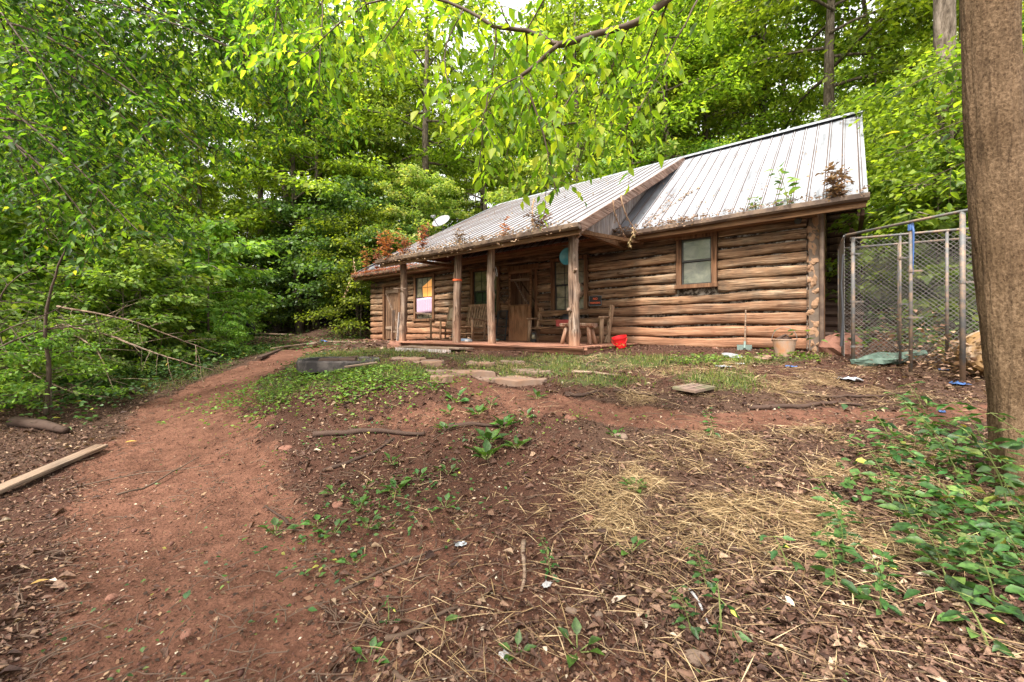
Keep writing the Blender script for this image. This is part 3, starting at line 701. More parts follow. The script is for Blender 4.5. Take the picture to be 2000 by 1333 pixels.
for i, (t, a, b, sd_, kn) in enumerate(POSTS):
    o, ks = post(t, 2.30, a, b, 2.28, sd_, kn)
    if i == 0:
        for z_, an, L_, r_ in ((.70,1.35,.14,.045),(1.42,2.4,.125,.04),(2.05,2.9,.16,.05),(1.28,-.4,.13,.03)):
            mb = MB(); mb.tube([(t+.05*math.cos(an),2.3+.05*math.sin(an),z_-.02),(t+L_*math.cos(an),2.3+L_*math.sin(an),z_+.02)],[r_,r_*.8],9)
            mb.build('branch_stub', M['log_z'], o)
mb = MB(); mb.tube([(6.47,2.30,1.47),(6.47,2.30,1.505)],.112,16); tag(mb.build('tape_band', M['orange'], cabin), 'orange tape band round the post')
mb = MB(); mb.tube([(8.75,2.44,1.43),(8.25,2.40,1.40)],.016,7); mb.build('nailed_stick', M['board'], cabin)

# ---- windows
def window(t0, t1, z0, z1, fw, panes, glass, sashw=.03, muntin=None, glass_low=None, depth=.10):
    mb = MB(); y0, y1 = -.10, .055
    mb.box(t0, t0+fw, y0, y1, z0, z1); mb.box(t1-fw, t1, y0, y1, z0, z1)
    mb.box(t0-.02, t1+.02, y0, y1+.02, z1-.0, z1+fw*.8); mb.box(t0-.02, t1+.02, y0, y1+.03, z0-fw*.8, z0)
    wnd = mb.build('window', M['frame'], cabin, bevel=.004)
    a, b = t0+fw, t1-fw; zm = (z0+z1)/2
    mb = MB()
    for za, zb, yy in ((zm, z1, -.01), (z0, zm+.03, -.035)):
        mb.box(a+.001, a+sashw, yy-.02, yy+.012, za, zb); mb.box(b-sashw, b-.001, yy-.02, yy+.012, za, zb)
        mb.box(a+sashw, b-sashw, yy-.02, yy+.012, zb-sashw, zb-.001); mb.box(a+sashw, b-sashw, yy-.02, yy+.012, za+.001, za+sashw)
        if muntin:
            nv, nh = muntin
            for i in range(1, nv): x_ = a+(b-a)*i/nv; mb.box(x_-.008, x_+.008, yy-.008, yy+.004, za+sashw, zb-sashw)
            for i in range(1, nh): z_ = za+(zb-za)*i/nh; mb.box(a+sashw, b-sashw, yy-.008, yy+.004, z_-.008, z_+.008)
    mb.build('sash', M['sash'], wnd)
    for za, zb, yy, g in ((zm+.03, z1, -.016, glass), (z0, zm, -.045, glass_low or glass)):
        mb = MB(); mb.box(a+.01, b-.01, yy-.004, yy, za+.01, zb-.01); mb.build('pane', g, wnd)
    return wnd
window(1.49,2.27,1.27,2.20,.10,1,M['glass'])
window(4.35,5.40,.84,2.08,.09,1,M['glass_tan'],muntin=(3,2))
window(7.17,8.31,.84,2.09,.09,1,M['glass_tan'],muntin=(3,2),glass_low=M['glass_green'])
w4 = window(10.0,11.08,.72,2.12,.10,1,M['glass_tan'],muntin=(3,2))
mb = MB(); mb.add([(10.14,-.008,2.06),(10.14,-.008,1.46),(10.62,-.008,1.46),(10.66,-.008,1.80)],[(0,1,2,3),])
mb.add([(10.14,-.012,2.06),(10.14,-.012,1.46),(10.62,-.012,1.46),(10.66,-.012,1.80)],[(3,2,1,0)])
tag(mb.build('glow_panel', M['lampglow'], w4), 'orange panel glowing for the lamp-lit wall inside')
# pleated lavender curtain in the lower half
V_ = []; nn = 60
for j in range(7):
    for i in range(nn+1):
        s_ = i/nn; x_ = 10.13+.80*s_
        V_.append((x_, .018+.018*math.sin(s_*44+.6*math.sin(s_*9)), 1.42-.085*j-.03*s_*0+.012*math.sin(s_*5)-(.04*s_ if j == 6 else 0)))
mb = MB(); mb.add(V_, [(j*(nn+1)+i, j*(nn+1)+i+1, (j+1)*(nn+1)+i+1, (j+1)*(nn+1)+i) for j in range(6) for i in range(nn)])
o = mb.build('curtain', M['lavender'], w4, smooth=True); s_ = o.modifiers.new('t','SOLIDIFY'); s_.thickness = .004
mb = MB(); mb.beam((10.12,.045,.86),(10.95,.05,.93),.02,.05); mb.build('slat', M['board'], w4)
mb = MB(); mb.beam((4.45,-.052+.05,1.30),(4.75,-.052+.05,1.0),.02,.09); mb.beam((4.45,0,1.36),(4.58,0,1.48),.02,.05)
o = mb.build('leaning_board', M['board'], cabin)

# ---- doors
mb = MB()                                                             # main doorway: jambs, dark reveal
mb.box(5.84,5.93,-.28,.02,0,2.0); mb.box(6.74,6.82,-.28,.045,0,2.0); mb.box(5.80,6.86,-.10,.05,1.985,2.10)
fr = mb.build('door_frame', M['frame'], cabin, bevel=.004)
mb = MB(); mb.box(5.93,6.74,-.295,-.28,0,1.985); mb.build('inner_door', M['door'], cabin)
mb = MB()
for i in range(5): mb.box(5.95+i*.16,5.95+i*.16+.15,-.27,-.25,.02,1.96)
mb.beam((6.68,-.24,1.78),(6.02,-.24,1.0),.02,.10,(0,1,0)); mb.beam((5.98,-.235,1.80),(6.72,-.235,1.80),.02,.11); mb.beam((5.98,-.235,.98),(6.72,-.235,.98),.02,.11)
mb.build('plank_face', M['door'], fr)
mb = MB(); s0, s1 = 6.00, 6.78                                        # screen door: two stiles, rails, plywood lower half
for a, b, za, zb in ((s0,s0+.06,.03,1.98),(s1-.06,s1,.03,1.98),(s0+.06,s1-.06,1.88,1.98),(s0+.06,s1-.06,.98,1.03)): mb.box(a,b,.05,.078,za,zb)
sdoor = mb.build('screen_door', M['frame_x'], cabin, bevel=.003)
mb = MB(); mb.box(s0+.01,s1-.01,.079,.088,.035,1.0); mb.build('kick_panel', M['ply'], sdoor)
mb = MB(); mb.beam((6.60,.064,1.72),(6.15,.064,1.05),.014,.06,(0,1,0)); mb.beam((6.06,.064,1.70),(6.72,.064,1.70),.014,.07); mb.build('brace', M['board'], sdoor)
mb = MB(); mb.tube([(6.06,.095,.98),(6.06,.125,.98),(6.06,.125,1.1),(6.06,.095,1.1)],.006,6); mb.build('handle', M['black'], sdoor)
mb = MB(); mb.box(11.86,11.96,-.12,.05,-.04,1.95); mb.box(12.85,12.95,-.12,.05,-.04,1.95); mb.box(11.82,12.99,-.12,.06,1.95,2.04)
fr2 = mb.build('door_frame', M['frame'], cabin, bevel=.004)
mb = MB()
for i in range(6): mb.box(11.97+i*.146,11.97+i*.146+.138,-.06,-.03,.0,1.94)
ldoor = mb.build('plank_door', M['door'], cabin, bevel=.003)
mb = MB(); mb.beam((12.78,-.015,1.70),(12.02,-.015,.48),.022,.09,(0,1,0)); mb.beam((12.0,-.014,.42),(12.82,-.014,.42),.022,.12); mb.beam((12.0,-.014,1.75),(12.82,-.014,1.75),.022,.12)
mb.build('brace', M['board'], ldoor)
# downspout and corner board at the right end, floodlight under the eave
mb = MB(); mb.tube([(-.15,.30,2.36),(-.15,.16,2.2),(-.155,.06,2.0),(-.155,.05,.12)],.035,8); mb.build('downspout', M['gutter'], roof)
mb = MB(); mb.beam((-.16,-.36,.05),(-.16,-.36,2.5),.05,.10,(0,1,0)); mb.build('corner_board', M['frame'], cabin)
mb = MB(); mb.blob((.16,.12,2.28),(.05,.05,.06),5,8,6,.2); mb.tube([(.16,.0,2.30),(.16,.1,2.30)],.02,6); mb.tube([(.16,.13,2.27),(.17,.2,2.22)],[.03,.055],8); mb.build('floodlight', M['black'], cabin)
# lean-to at the back right, its posts and dark log wall up on the bank
mb = MB()
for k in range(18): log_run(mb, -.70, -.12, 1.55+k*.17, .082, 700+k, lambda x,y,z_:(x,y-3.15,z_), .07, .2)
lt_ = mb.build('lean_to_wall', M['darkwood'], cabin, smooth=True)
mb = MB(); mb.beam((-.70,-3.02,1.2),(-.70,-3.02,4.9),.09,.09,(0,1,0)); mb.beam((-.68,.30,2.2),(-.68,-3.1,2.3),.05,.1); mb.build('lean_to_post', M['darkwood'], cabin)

# ---------------------------------------------------------------- trees
def unit(v): return v/np.maximum(np.linalg.norm(v, axis=-1, keepdims=True), 1e-9)
def crown_parts(seed, H, Rr, cb, nl, leafL, n, tr, lean=(0,0), aspect=.5, spread=.14, fold=False, ntw=7, nrm=.45):
    g = np.random.default_rng(seed); r_ = random.Random(seed)
    tmb = MB(); npt = 9
    tp = [Vector((lean[0]*(k/(npt-1))**1.3*H+.05*math.sin(k*1.3+seed)*tr*6, lean[1]*(k/(npt-1))**1.3*H+.05*math.cos(k*1.1+seed)*tr*6, -.4+(H*.96+.4)*k/(npt-1))) for k in range(npt)]
    rad = [tr*(1.35 if k == 0 else 1)*(1-.82*(k/(npt-1))**1.2) for k in range(npt)]
    tmb.tube(tp, rad, 9, wob=.06, rng=r_)
    def tpos(z):
        s = max(0, min(.999, (z+.4)/(H*.96+.4)))*(npt-1); k = int(s); return tp[k].lerp(tp[k+1], s-k), rad[k]
    A = []; B = []; Wt = []
    for i in range(nl):
        f = (i+.5+r_.uniform(-.4,.4))/nl; z = cb+(H-cb)*max(.0, f)**.9
        az = i*2.4+r_.uniform(-.5,.5); prof = max(.25, 1-(f-.32)**2*1.7)
        L_ = Rr*prof*r_.uniform(.7,1.15); up = .12+.65*f
        st, rr_ = tpos(z); dx, dy = math.cos(az), math.sin(az); pts = []
        for k in range(6):
            s = k/5; pts.append(st+Vector((dx*L_*s+.05*L_*math.sin(3*s+i)*-dy, dy*L_*s+.05*L_*math.sin(3*s+i)*dx, L_*(up*s-.32*s*s))))
        tmb.tube(pts, [max(.008, rr_*.42*(1-.85*k/5)) for k in range(6)], 5, cap=False)
        for j in range(ntw):
            s = .22+.78*(j+r_.random())/ntw; k = min(4, int(s*5)); b0 = pts[k].lerp(pts[k+1], s*5-k)
            sd_ = 1 if j % 2 else -1; a2 = az+sd_*r_.uniform(.5,1.2); tl = L_*.42*(1.15-s*.6)*r_.uniform(.6,1.2)
            b1 = b0+Vector((math.cos(a2)*tl, math.sin(a2)*tl, -tl*r_.uniform(-.1,.35)))
            A.append(b0); B.append(b1); Wt.append(tl)
            if r_.random() < .5: tmb.tube([b0, b0.lerp(b1,.5)+Vector((0,0,.03)), b1], [.014,.009,.004], 3, cap=False)
    A = np.array(A); B = np.array(B); Wt = np.array(Wt)+.1; Wt /= Wt.sum()
    idx = g.choice(len(A), n, p=Wt); s = g.random(n)[:,None]*1.1
    P = A[idx]+(B[idx]-A[idx])*s+g.normal(0, 1, (n,3))*np.array([spread, spread, spread*.6])
    D = unit(unit(B[idx]-A[idx])*.6+g.normal(0,.6,(n,3))*np.array([1,1,.5])+np.array([0,0,-.25]))
    Nn = unit(np.array([0,0,1.])+g.normal(0, nrm, (n,3)))
    L_ = leafL*g.uniform(.6,1.25,n)
    return tmb, (P, D, Nn, L_, L_*aspect*g.uniform(.8,1.2,n))
def make_tree(name, seed, mat, bark='trunk', fold=False, **k):
    root = empty(name)
    tmb, lv = crown_parts(seed, fold=fold, **k)
    tmb.build('trunk', M[bark], root, smooth=True)
    g = np.random.default_rng(seed+5)
    # leaf tone is random per leaf, drifting with noise across the crown
    r_ = np.clip(g.random(len(lv[0]))*.75+.25*vnoise(lv[0][:,0]*1.3+seed, lv[0][:,1]*1.3+lv[0][:,2]*2, 5), 0, 1)
    leaves_obj('crown', *lv, M[mat], root, fold=fold, rnd=r_)
    return root
PROTO = {
 'tall1': make_tree('forest_tree', 11, 'leaf_far', H=17, Rr=4.2, cb=4.5, nl=34, leafL=.25, n=13000, tr=.20, spread=.22),
 'tall2': make_tree('forest_tree', 12, 'leaf_far', H=15, Rr=3.6, cb=3.0, nl=34, leafL=.22, n=13000, tr=.16, lean=(.05,.02), spread=.20),
 'tall3': make_tree('forest_tree', 13, 'leaf_far', H=19, Rr=4.6, cb=7.0, nl=30, leafL=.26, n=12000, tr=.24, spread=.24),
 'bare': make_tree('forest_tree', 17, 'leaf_far', H=18, Rr=3.4, cb=9.5, nl=22, leafL=.24, n=7000, tr=.19, lean=(-.03,.03), spread=.22),
 'under1': make_tree('understory_tree', 14, 'leaf_mid', H=7, Rr=2.9, cb=1.0, nl=34, leafL=.17, n=12000, tr=.075, aspect=.75, spread=.22, nrm=.55),
 'under2': make_tree('understory_tree', 15, 'leaf_far', H=6, Rr=2.3, cb=.8, nl=32, leafL=.14, n=11000, tr=.06, aspect=.6, spread=.2, nrm=.55),
 'yellow': make_tree('understory_tree', 16, 'leaf_yel', H=8.5, Rr=2.9, cb=1.6, nl=30, leafL=.18, n=11000, tr=.08, aspect=.6, spread=.14),
 'shrub': make_tree('leafy_shrub', 18, 'leaf_shrub', H=2.2, Rr=1.25, cb=.15, nl=18, leafL=.11, n=3800, tr=.022, aspect=.65, spread=.08, nrm=.4),
 'shrub2': make_tree('leafy_shrub', 19, 'leaf_shrub', H=1.5, Rr=1.0, cb=.08, nl=16, leafL=.085, n=3200, tr=.016, aspect=.6, spread=.07, nrm=.45),
}
used = set()
def plant(kind, x, y, s=1., rz=None, label=None, cat=None, group=None, dz=0., z=None, sz=1.):
    o = PROTO[kind]
    if kind in used: o = copy_tree(o)
    used.add(kind)
    o.location = (x, y, (gz(x, y) if z is None else z)+dz); o.scale = (s, s, s*sz); o.rotation_euler = (0, 0, random.Random(int(x*91+y*57)).uniform(0,6.28) if rz is None else rz)
    tag(o, label, cat, group); return o
def tp(x, y):
    return (x-C0[0])*U[0]+(y-C0[1])*U[1], (x-C0[0])*N[0]+(y-C0[1])*N[1]
def clear_spot(x, y, m=0.):
    t, p = tp(x, y)
    if -1.6-m < t < 15.2+m and p > -7.6-m: return False
    if seg_dist(np.array(x), np.array(y), DRIVE) < 2.2+m: return False
    return True
rt = random.Random(77)
def fill(n, kinds, x0, x1, y0, y1, mind, label, cat, group, smin=.8, smax=1.2, m=0., slope=1.35):
    pts_ = []; tries = 0
    while len(pts_) < n and tries < n*60:
        tries += 1; y = rt.uniform(y0, y1); x = rt.uniform(x0, x1)
        if abs(x) > slope*y+3 or not clear_spot(x, y, m): continue
        if any((x-a)**2+(y-b)**2 < mind**2 for a, b in pts_): continue
        pts_.append((x, y)); plant(rt.choice(kinds), x, y, rt.uniform(smin, smax), None, label, cat, group)
    return pts_
# understory saplings and tall trees on the bank behind and beside the cabin
fill(17, ['tall1','tall2','tall3','bare'], -34, -9, 19, 36, 3.6, 'tall leafy tree on the wooded slope left of the cabin', 'tree', 'tall trees on the slope left of the cabin')
fill(15, ['tall1','tall2','tall3'], -10, 14, 19, 34, 3.4, 'tall leafy tree rising behind the cabin roof', 'tree', 'tall trees behind the cabin roof')
fill(11, ['tall1','tall2','tall3','bare'], 9, 34, 9, 30, 3.6, 'tall leafy tree on the bank behind the wire pen', 'tree', 'tall trees behind the wire pen')
fill(20, ['tall1','tall2','tall3'], -60, 55, 38, 62, 5.2, 'distant tree crown high on the wooded hillside', 'tree', 'distant trees high on the hillside', 1.0, 1.35)
fill(18, ['under1','under2','under2'], -28, -8, 17.5, 30, 2.2, 'green understory tree on the dark slope left of the cabin', 'tree', 'understory trees left of the cabin', .7, 1.1)
fill(13, ['under1','under2','yellow'], -7, 12, 17, 25, 2.4, 'green understory tree showing just over the cabin roof', 'tree', 'understory trees behind the cabin', .8, 1.15)
fill(11, ['under1','under2','under2'], 8.2, 20, 7.5, 17, 2.0, 'green understory tree beyond the wire pen', 'tree', 'understory trees beyond the wire pen', .7, 1.05)
fill(6, ['shrub','shrub2'], -19, -10.5, 12.5, 22, 1.6, 'low leafy shrub on the shaded slope behind the dirt yard', 'shrub', 'shrubs on the shaded slope', .7, 1.2)
fill(9, ['shrub','shrub2'], 8.2, 15, 6.5, 12, 1.2, 'low leafy shrub behind the wire pen', 'shrub', 'shrubs behind the wire pen', .8, 1.3)
# single ones that can be picked out, then one unseen shading tree
plant('under1', -6.9, 18.3, .92, .5, 'blue-green broadleaf tree spreading just left of the cabin roof', 'tree')
plant('under1', -9.6, 19.8, .95, 2.1, 'spreading broadleaf tree second from the left end of the cabin', 'tree')
plant('yellow', -7.2, 23.5, 1.3, 1.0, 'tall pale yellow-green tree rising above the satellite dish', 'tree')
plant('yellow', -4.6, 20.5, .85, 3.0, 'small yellowing tree directly behind the satellite dish', 'tree')
plant('yellow', 1.6, 18.6, .95, 4.0, 'pale green tree behind the ridge near its right middle', 'tree')
plant('bare', -11.6, 21.0, 1.1, 0, 'tall bare-trunked tree on the slope whose grey trunk shows above the shrubs', 'tree')
plant('bare', -13.6, 22.5, 1.0, 2., 'slimmer dark trunk beside the grey bare-trunked tree', 'tree')
plant('bare', 9.6, 8.9, 1.15, 1.0, 'dark trunk standing just behind the wire pen', 'tree')
plant('bare', 13.4, 12.2, 1.45, 4.2, 'thick grey trunk high up beside the near tree', 'tree')
plant('tall2', -1.5, 21.5, 1.05, 1.0, 'tall tree closing the gap over the middle of the ridge', 'tree')
plant('tall3', -4.4, 21.0, 1.0, .7, 'tall tree over the satellite dish closing the canopy', 'tree')
plant('tall2', -9.5, 24.5, 1.1, 1.7, 'tall tree left of the one over the satellite dish', 'tree')
plant('tall1', 3.2, 20.5, 1.0, 2.2, 'tall tree right of the gap over the middle of the ridge', 'tree')
plant('tall1', -5.5, -5.0, .8, 2.2, 'unseen tall tree added behind the viewer on the left, shading the drive', 'tree')  # added out of view to cast shade on the foreground
# bright arching bushes left of the drive
for i, (x, y, s, k, lb) in enumerate([
  (-8.3, 11.2, 1.55, 'shrub', 'tall broadleaf shrub at the bend of the drive'),
  (-7.9, 8.7, 1.2, 'shrub', 'bushy green shrub beside the middle of the drive'),
  (-9.7, 9.6, 1.5, 'shrub', 'large shrub behind the brush pile'),
  (-8.6, 6.9, 1.3, 'shrub2', 'dense shrub above the brush pile at the left edge'),
  (-10.8, 12.6, 1.6, 'shrub', 'big shrub in front of the dark slope left of the tyre'),
  (-10.9, 7.4, 1.7, 'shrub', 'leafy shrub at the far left behind the brush pile'),
  (-7.4, 5.6, 1.0, 'shrub2', 'low shrub at the left edge over the fallen log'),
  (-6.7, 9.6, .55, 'shrub2', 'small light green shrub close to the drive'),
  (-7.0, 6.9, .75, 'shrub2', 'light green bush growing through the brush pile'),
  (-6.3, 5.6, .7, 'shrub2', 'light bush at the left edge below the arching stems'),
  (-9.3, 5.9, 1.4, 'shrub2', 'tall bright bush at the left edge behind the brown stems'),
  (-7.5, 7.9, .95, 'shrub', 'bright bush just behind the thick pale branch'),
  (-11.8, 10.4, 1.8, 'shrub2', 'tall bright thicket behind the brush pile'),
  (-9.4, 13.4, .8, 'shrub', 'small bush hiding the tyres')]):
    plant(k, x, y, s, None, lb, 'shrub')
for x, y, s, lb in ((-10.5,10.2,.95,'light green arching tree left of the drive'),(-13.5,11.5,1.0,'light green tree behind the brush at the left'),(-12.6,8.2,.95,'light green tree at the far left edge behind the drooping leaves'),(-16,13.5,1.15,'larger green tree deep in the brush at the left')):
    plant('under2', x, y, s, None, lb, 'tree')
for x, y, s, k in ((-14,8,.8,'tall2'),(-17.5,12,.9,'tall1'),(-12,5.5,.7,'tall2'),(-20,16.5,1.,'tall1'),(-15.5,17,.9,'tall2')):
    plant(k, x, y, s, None, 'tall tree in the wood left of the drive', 'tree', 'tall trees left of the drive')

# ---- near tree on the right
nt_ = empty('near_tree', (3.80, 2.97, gz(3.74, 2.97)), label='tall furrowed brown tree trunk at the right edge', cat='tree')
g = np.random.default_rng(9); K = 90; zs = np.linspace(-.3, 9.5, 150); an = np.arange(K)/K*2*math.pi
V_ = []
for z in zs:
    zz = max(z, 0); r0 = .150+.040*math.exp(-zz/.9)+.03*math.exp(-zz/.25)-.003*zz
    cx = -.33*(min(zz,6.)/3.6)**.9; cy_ = .05*math.sin(zz*.8)
    r = r0*(1+.20*np.sin(4*an+zz*.3)*math.exp(-zz/.7)+.03*np.sin(2*an+zz*1.3)+.02*np.sin(3*an-zz*2.1))+.010*(vnoise(an*5.5*3, np.full(K,z*4.), 3)-.5)+.013*(vnoise(an*11*3, np.full(K,z*9.), 4)-.5)
    V_.append(np.stack([cx+r*np.cos(an), cy_+r*np.sin(an), np.full(K, z)], 1))
V_ = np.concatenate(V_); n = len(zs)
Fq_ = np.array([(i*K+k, i*K+(k+1)%K, (i+1)*K+(k+1)%K, (i+1)*K+k) for i in range(n-1) for k in range(K)])
mesh_np('trunk', V_, Fq_, M['bark'], parent=nt_, smooth=True)

# ---- sprays of twigs and leaflets grown along limbs
def spray(limbs, seed, sp, tw, lsp, leafL, droop=.5, aspect=.42, lr=(.02,.004), side=1., hang=.5, twr=.0035):
    r_ = random.Random(seed); mb = MB(); P = []; D = []; Nn = []; LL = []
    for pts, r0, r1, first in limbs:
        pts = [Vector(p) for p in pts]; res = []
        for i in range(len(pts)-1):                                   # Catmull-Rom so limbs bend rather than kink
            p0, p1, p2, p3 = pts[max(i-1,0)], pts[i], pts[i+1], pts[min(i+2,len(pts)-1)]
            m = max(2, int((p2-p1).length/.12))
            for k in range(m):
                t = k/m; res.append(.5*((2*p1)+(p2-p0)*t+(2*p0-5*p1+4*p2-p3)*t*t+(3*p1-p0-3*p2+p3)*t**3))
        res.append(pts[-1]); n = len(res); rr_ = [r0+(r1-r0)*i/(n-1) for i in range(n)]
        res = [q+Vector((r_.uniform(-1,1), r_.uniform(-1,1), r_.uniform(-1,1)))*.006 for q in res]
        mb.tube(res, rr_, 7 if r0 > .01 else 5, cap=True, wob=.08, rng=r_)
        acc = 0; total = sum((res[i+1]-res[i]).length for i in range(n-1)); run = 0
        for i in range(n-1):
            sg = res[i+1]-res[i]; acc += sg.length; run += sg.length
            if run < first*total: acc = 0; continue
            while acc > sp:
                acc -= sp; tdir = sg.normalized()
                lat = tdir.cross(Vector((r_.gauss(0,1), r_.gauss(0,1), r_.gauss(0,1)))).normalized()
                dd = (tdir*.5+lat*side+Vector((0,0,-droop*.5))).normalized(); L_ = tw*r_.uniform(.5,1.25)
                b = res[i]; tpts = [b]; m = 6; cur = b.copy()
                for k in range(m):
                    dd = (dd+Vector((r_.gauss(0,.08), r_.gauss(0,.08), -droop*.22))).normalized(); cur = cur+dd*L_/m; tpts.append(cur.copy())
                mb.tube(tpts, [twr*(1-.7*k/m) for k in range(m+1)], 3, cap=False)
                nl = max(2, int(L_/lsp)); sd_ = 1
                for k in range(nl+1):
                    s = (k+.6)/(nl+.6)*m; kk = min(m-1, int(s)); q = tpts[kk].lerp(tpts[kk+1], min(1,s-kk)); ax = (tpts[kk+1]-tpts[kk]).normalized()
                    lt2 = ax.cross(Vector((0,0,1)));
                    if lt2.length < .2: lt2 = Vector((1,0,0))
                    lt2.normalize(); dirn = (ax*(.55 if k < nl else 1.5)+lt2*sd_*.8+Vector((r_.gauss(0,.15), r_.gauss(0,.15), -hang*r_.uniform(.3,1.4)))).normalized()
                    P.append(q); D.append(dirn); Nn.append((r_.gauss(0,.45), r_.gauss(0,.45), 1)); LL.append(leafL*r_.uniform(.45,1.35)); sd_ = -sd_
    P = np.array(P); D = np.array(D); Nn = unit(np.array(Nn)); LL = np.array(LL)
    return mb, (P, D, Nn, LL, LL*aspect*np.random.default_rng(seed).uniform(.8,1.15,len(LL)))
def spray_obj(name, limbs, seed, bark, leaf, label, cat, group=None, **k):
    root = empty(name, label=label, cat=cat, group=group)
    mb, lv = spray(limbs, seed, **k)
    o0 = Vector(limbs[0][0][0]); root.location = o0
    mb.v = [tuple(Vector(v)-o0) for v in mb.v]
    mb.build('limb', M[bark], root, smooth=True)
    P = lv[0]-np.array(o0)
    leaves_obj('leaves', P, *lv[1:], M[leaf], root, fold=True, cup=.22, seed=seed)
    return root
# the limb overhead: springs from the near tree above the picture and forks in front of the roof
LB = [
 ([(3.5,2.95,5.2),(2.4,3.0,3.75),(1.66,3.05,3.05),(1.16,3.0,2.78),(.93,3.0,2.60),(.71,3.0,2.53),(.34,3.0,2.43)], .042, .022, .72),
 ([(.34,3.0,2.43),(.30,3.02,2.46),(.11,3.05,2.57),(-.13,3.1,2.64),(-.38,3.2,2.85),(-.75,3.3,3.05)], .019, .010, .0),
 ([(.34,3.0,2.43),(.19,3.0,2.30),(.06,2.98,2.19)], .017, .013, .0),
 ([(.06,2.98,2.19),(.15,3.0,2.02),(.26,3.0,1.65),(.30,3.0,1.46),(.335,3.0,1.32)], .010, .003, .0),
 ([(-.12,3.1,2.62),(-.135,3.08,2.37),(-.20,3.05,1.98),(-.245,3.0,1.5)], .008, .003, .0),
 ([(1.45,3.2,2.92),(1.15,3.1,2.35),(.95,3.05,2.0),(.76,3.0,1.74)], .008, .003, .45),
 ([(.86,3.0,2.57),(.70,3.2,2.2),(.58,3.3,1.8),(.50,3.35,1.55)], .007, .003, .05),
 ([(.71,3.0,2.53),(.56,2.9,2.2),(.36,2.85,1.9),(.2,2.8,1.72)], .007, .003, .05),
 ([(.40,3.0,2.44),(.36,3.5,2.2),(.30,3.7,1.9),(.18,3.8,1.72)], .008, .003, .05),
 ([(-.38,3.2,2.85),(-.5,3.1,2.5),(-.47,3.0,2.15),(-.42,2.95,1.95)], .007, .003, .0),
 ([(-.75,3.3,3.05),(-.9,3.2,2.75),(-1.05,3.15,2.45)], .008, .003, .0),
 ([(-.75,3.3,3.05),(-1.2,3.4,3.05),(-1.6,3.5,2.85),(-1.85,3.5,2.6)], .010, .003, .0),
 ([(.06,2.98,2.19),(-.1,2.9,2.05),(-.22,2.85,1.8),(-.3,2.8,1.62)], .006, .003, .0),
 ([(.34,3.3,3.15),(.2,3.4,2.95),(.05,3.5,2.8),(-.1,3.5,2.6)], .009, .003, .0),
 ([(-.1,3.6,3.2),(.0,3.7,3.0),(.15,3.8,2.75),(.3,3.9,2.5)], .008, .003, .0),
 ([(.11,3.05,2.57),(.12,3.5,2.35),(.02,3.7,2.1),(-.1,3.8,1.85)], .008, .003, .0),
 ([(1.16,3.0,2.78),(1.1,3.5,2.55),(.95,3.8,2.3),(.85,3.9,2.0)], .008, .003, .0),
]
spray_obj('overhanging_branch', LB, 31, 'twig', 'leaf_top', 'dark forked limb with drooping backlit leaves hanging over the roof', 'tree branch', sp=.068, tw=.36, lsp=.046, leafL=.092, droop=.45, hang=.6, aspect=.5)
# drooping leafy limbs of a tree standing just outside on the left
def arch(sx, sy, sz, ex, ey, ez, lift):
    s_ = Vector((sx,sy,sz)); e_ = Vector((ex,ey,ez)); return [s_, s_.lerp(e_,.35)+Vector((0,0,lift)), s_.lerp(e_,.7)+Vector((0,0,lift*.8)), e_]
lrng = random.Random(8); LL_ = []
for i in range(46):
    q = lrng.random(); ex = 60+640*q; bound = 440-170*q if ex > 430 else 500-60*q
    ey = bound*(.12+.88*lrng.random()**.8); Yd = lrng.uniform(4.2, 7.2)-.8*(1-q)
    ee = ((ex-1000)/800*Yd, Yd, .34+(645-ey)/800*Yd)
    LL_.append((arch(-6.4+lrng.uniform(-.3,.3), 4.5+lrng.uniform(-.4,.4), max(1.6, ee[2]+lrng.uniform(.6,2.2)), *ee, lrng.uniform(.2,.6)), .016, .003, .30))
tl = spray_obj('drooping_tree', LL_, 32, 'twig', 'leaf_left', 'leafy tree whose long drooping limbs fill the upper left', 'tree', sp=.06, tw=.6, lsp=.045, leafL=.075, droop=.3, hang=.4, aspect=.5, twr=.003)
mb = MB(); mb.tube([(0,0,-5.),(.05,0,-2.5),(0,.1,0),(.1,0,2.5),(0,.1,4)], [.17,.14,.13,.10,.05], 12, wob=.05, rng=lrng); mb.v = [(v[0]+(-6.4-tl.location.x), v[1]+(4.5-tl.location.y), v[2]+3.4-tl.location.z) for v in mb.v]
mb.build('trunk', M['trunk'], tl, smooth=True)
LL_ = []
for i in range(12):                                                   # second one at the top centre-left
    q = lrng.random(); ex = 470+370*q; ey = lrng.uniform(-60, 200-130*abs(q-.35)); Yd = lrng.uniform(3.6, 5.4)
    ee = ((ex-1000)/800*Yd, Yd, .34+(645-ey)/800*Yd)
    LL_.append((arch(-2.6+lrng.uniform(-.6,.6), 4.6, 5.6, *ee, .3), .014, .003, .30))
spray_obj('hanging_limb', LL_, 33, 'twig', 'leaf_top', 'cluster of bright drooping leafy limbs at the top left of centre', 'tree branch', sp=.065, tw=.5, lsp=.045, leafL=.085, droop=.5, hang=.7, aspect=.48)

# ---------------------------------------------------------------- furniture and small things (each in its own frame, placed on porch or ground)
CAB_RZ = math.atan2(U[1], U[0])
def on_cabin(name, t, p, z, rz=0, **k):                              # a thing standing at cabin coordinates
    v = cw(t, p, z); return empty(name, v, CAB_RZ+rz, **k)
FL = .05
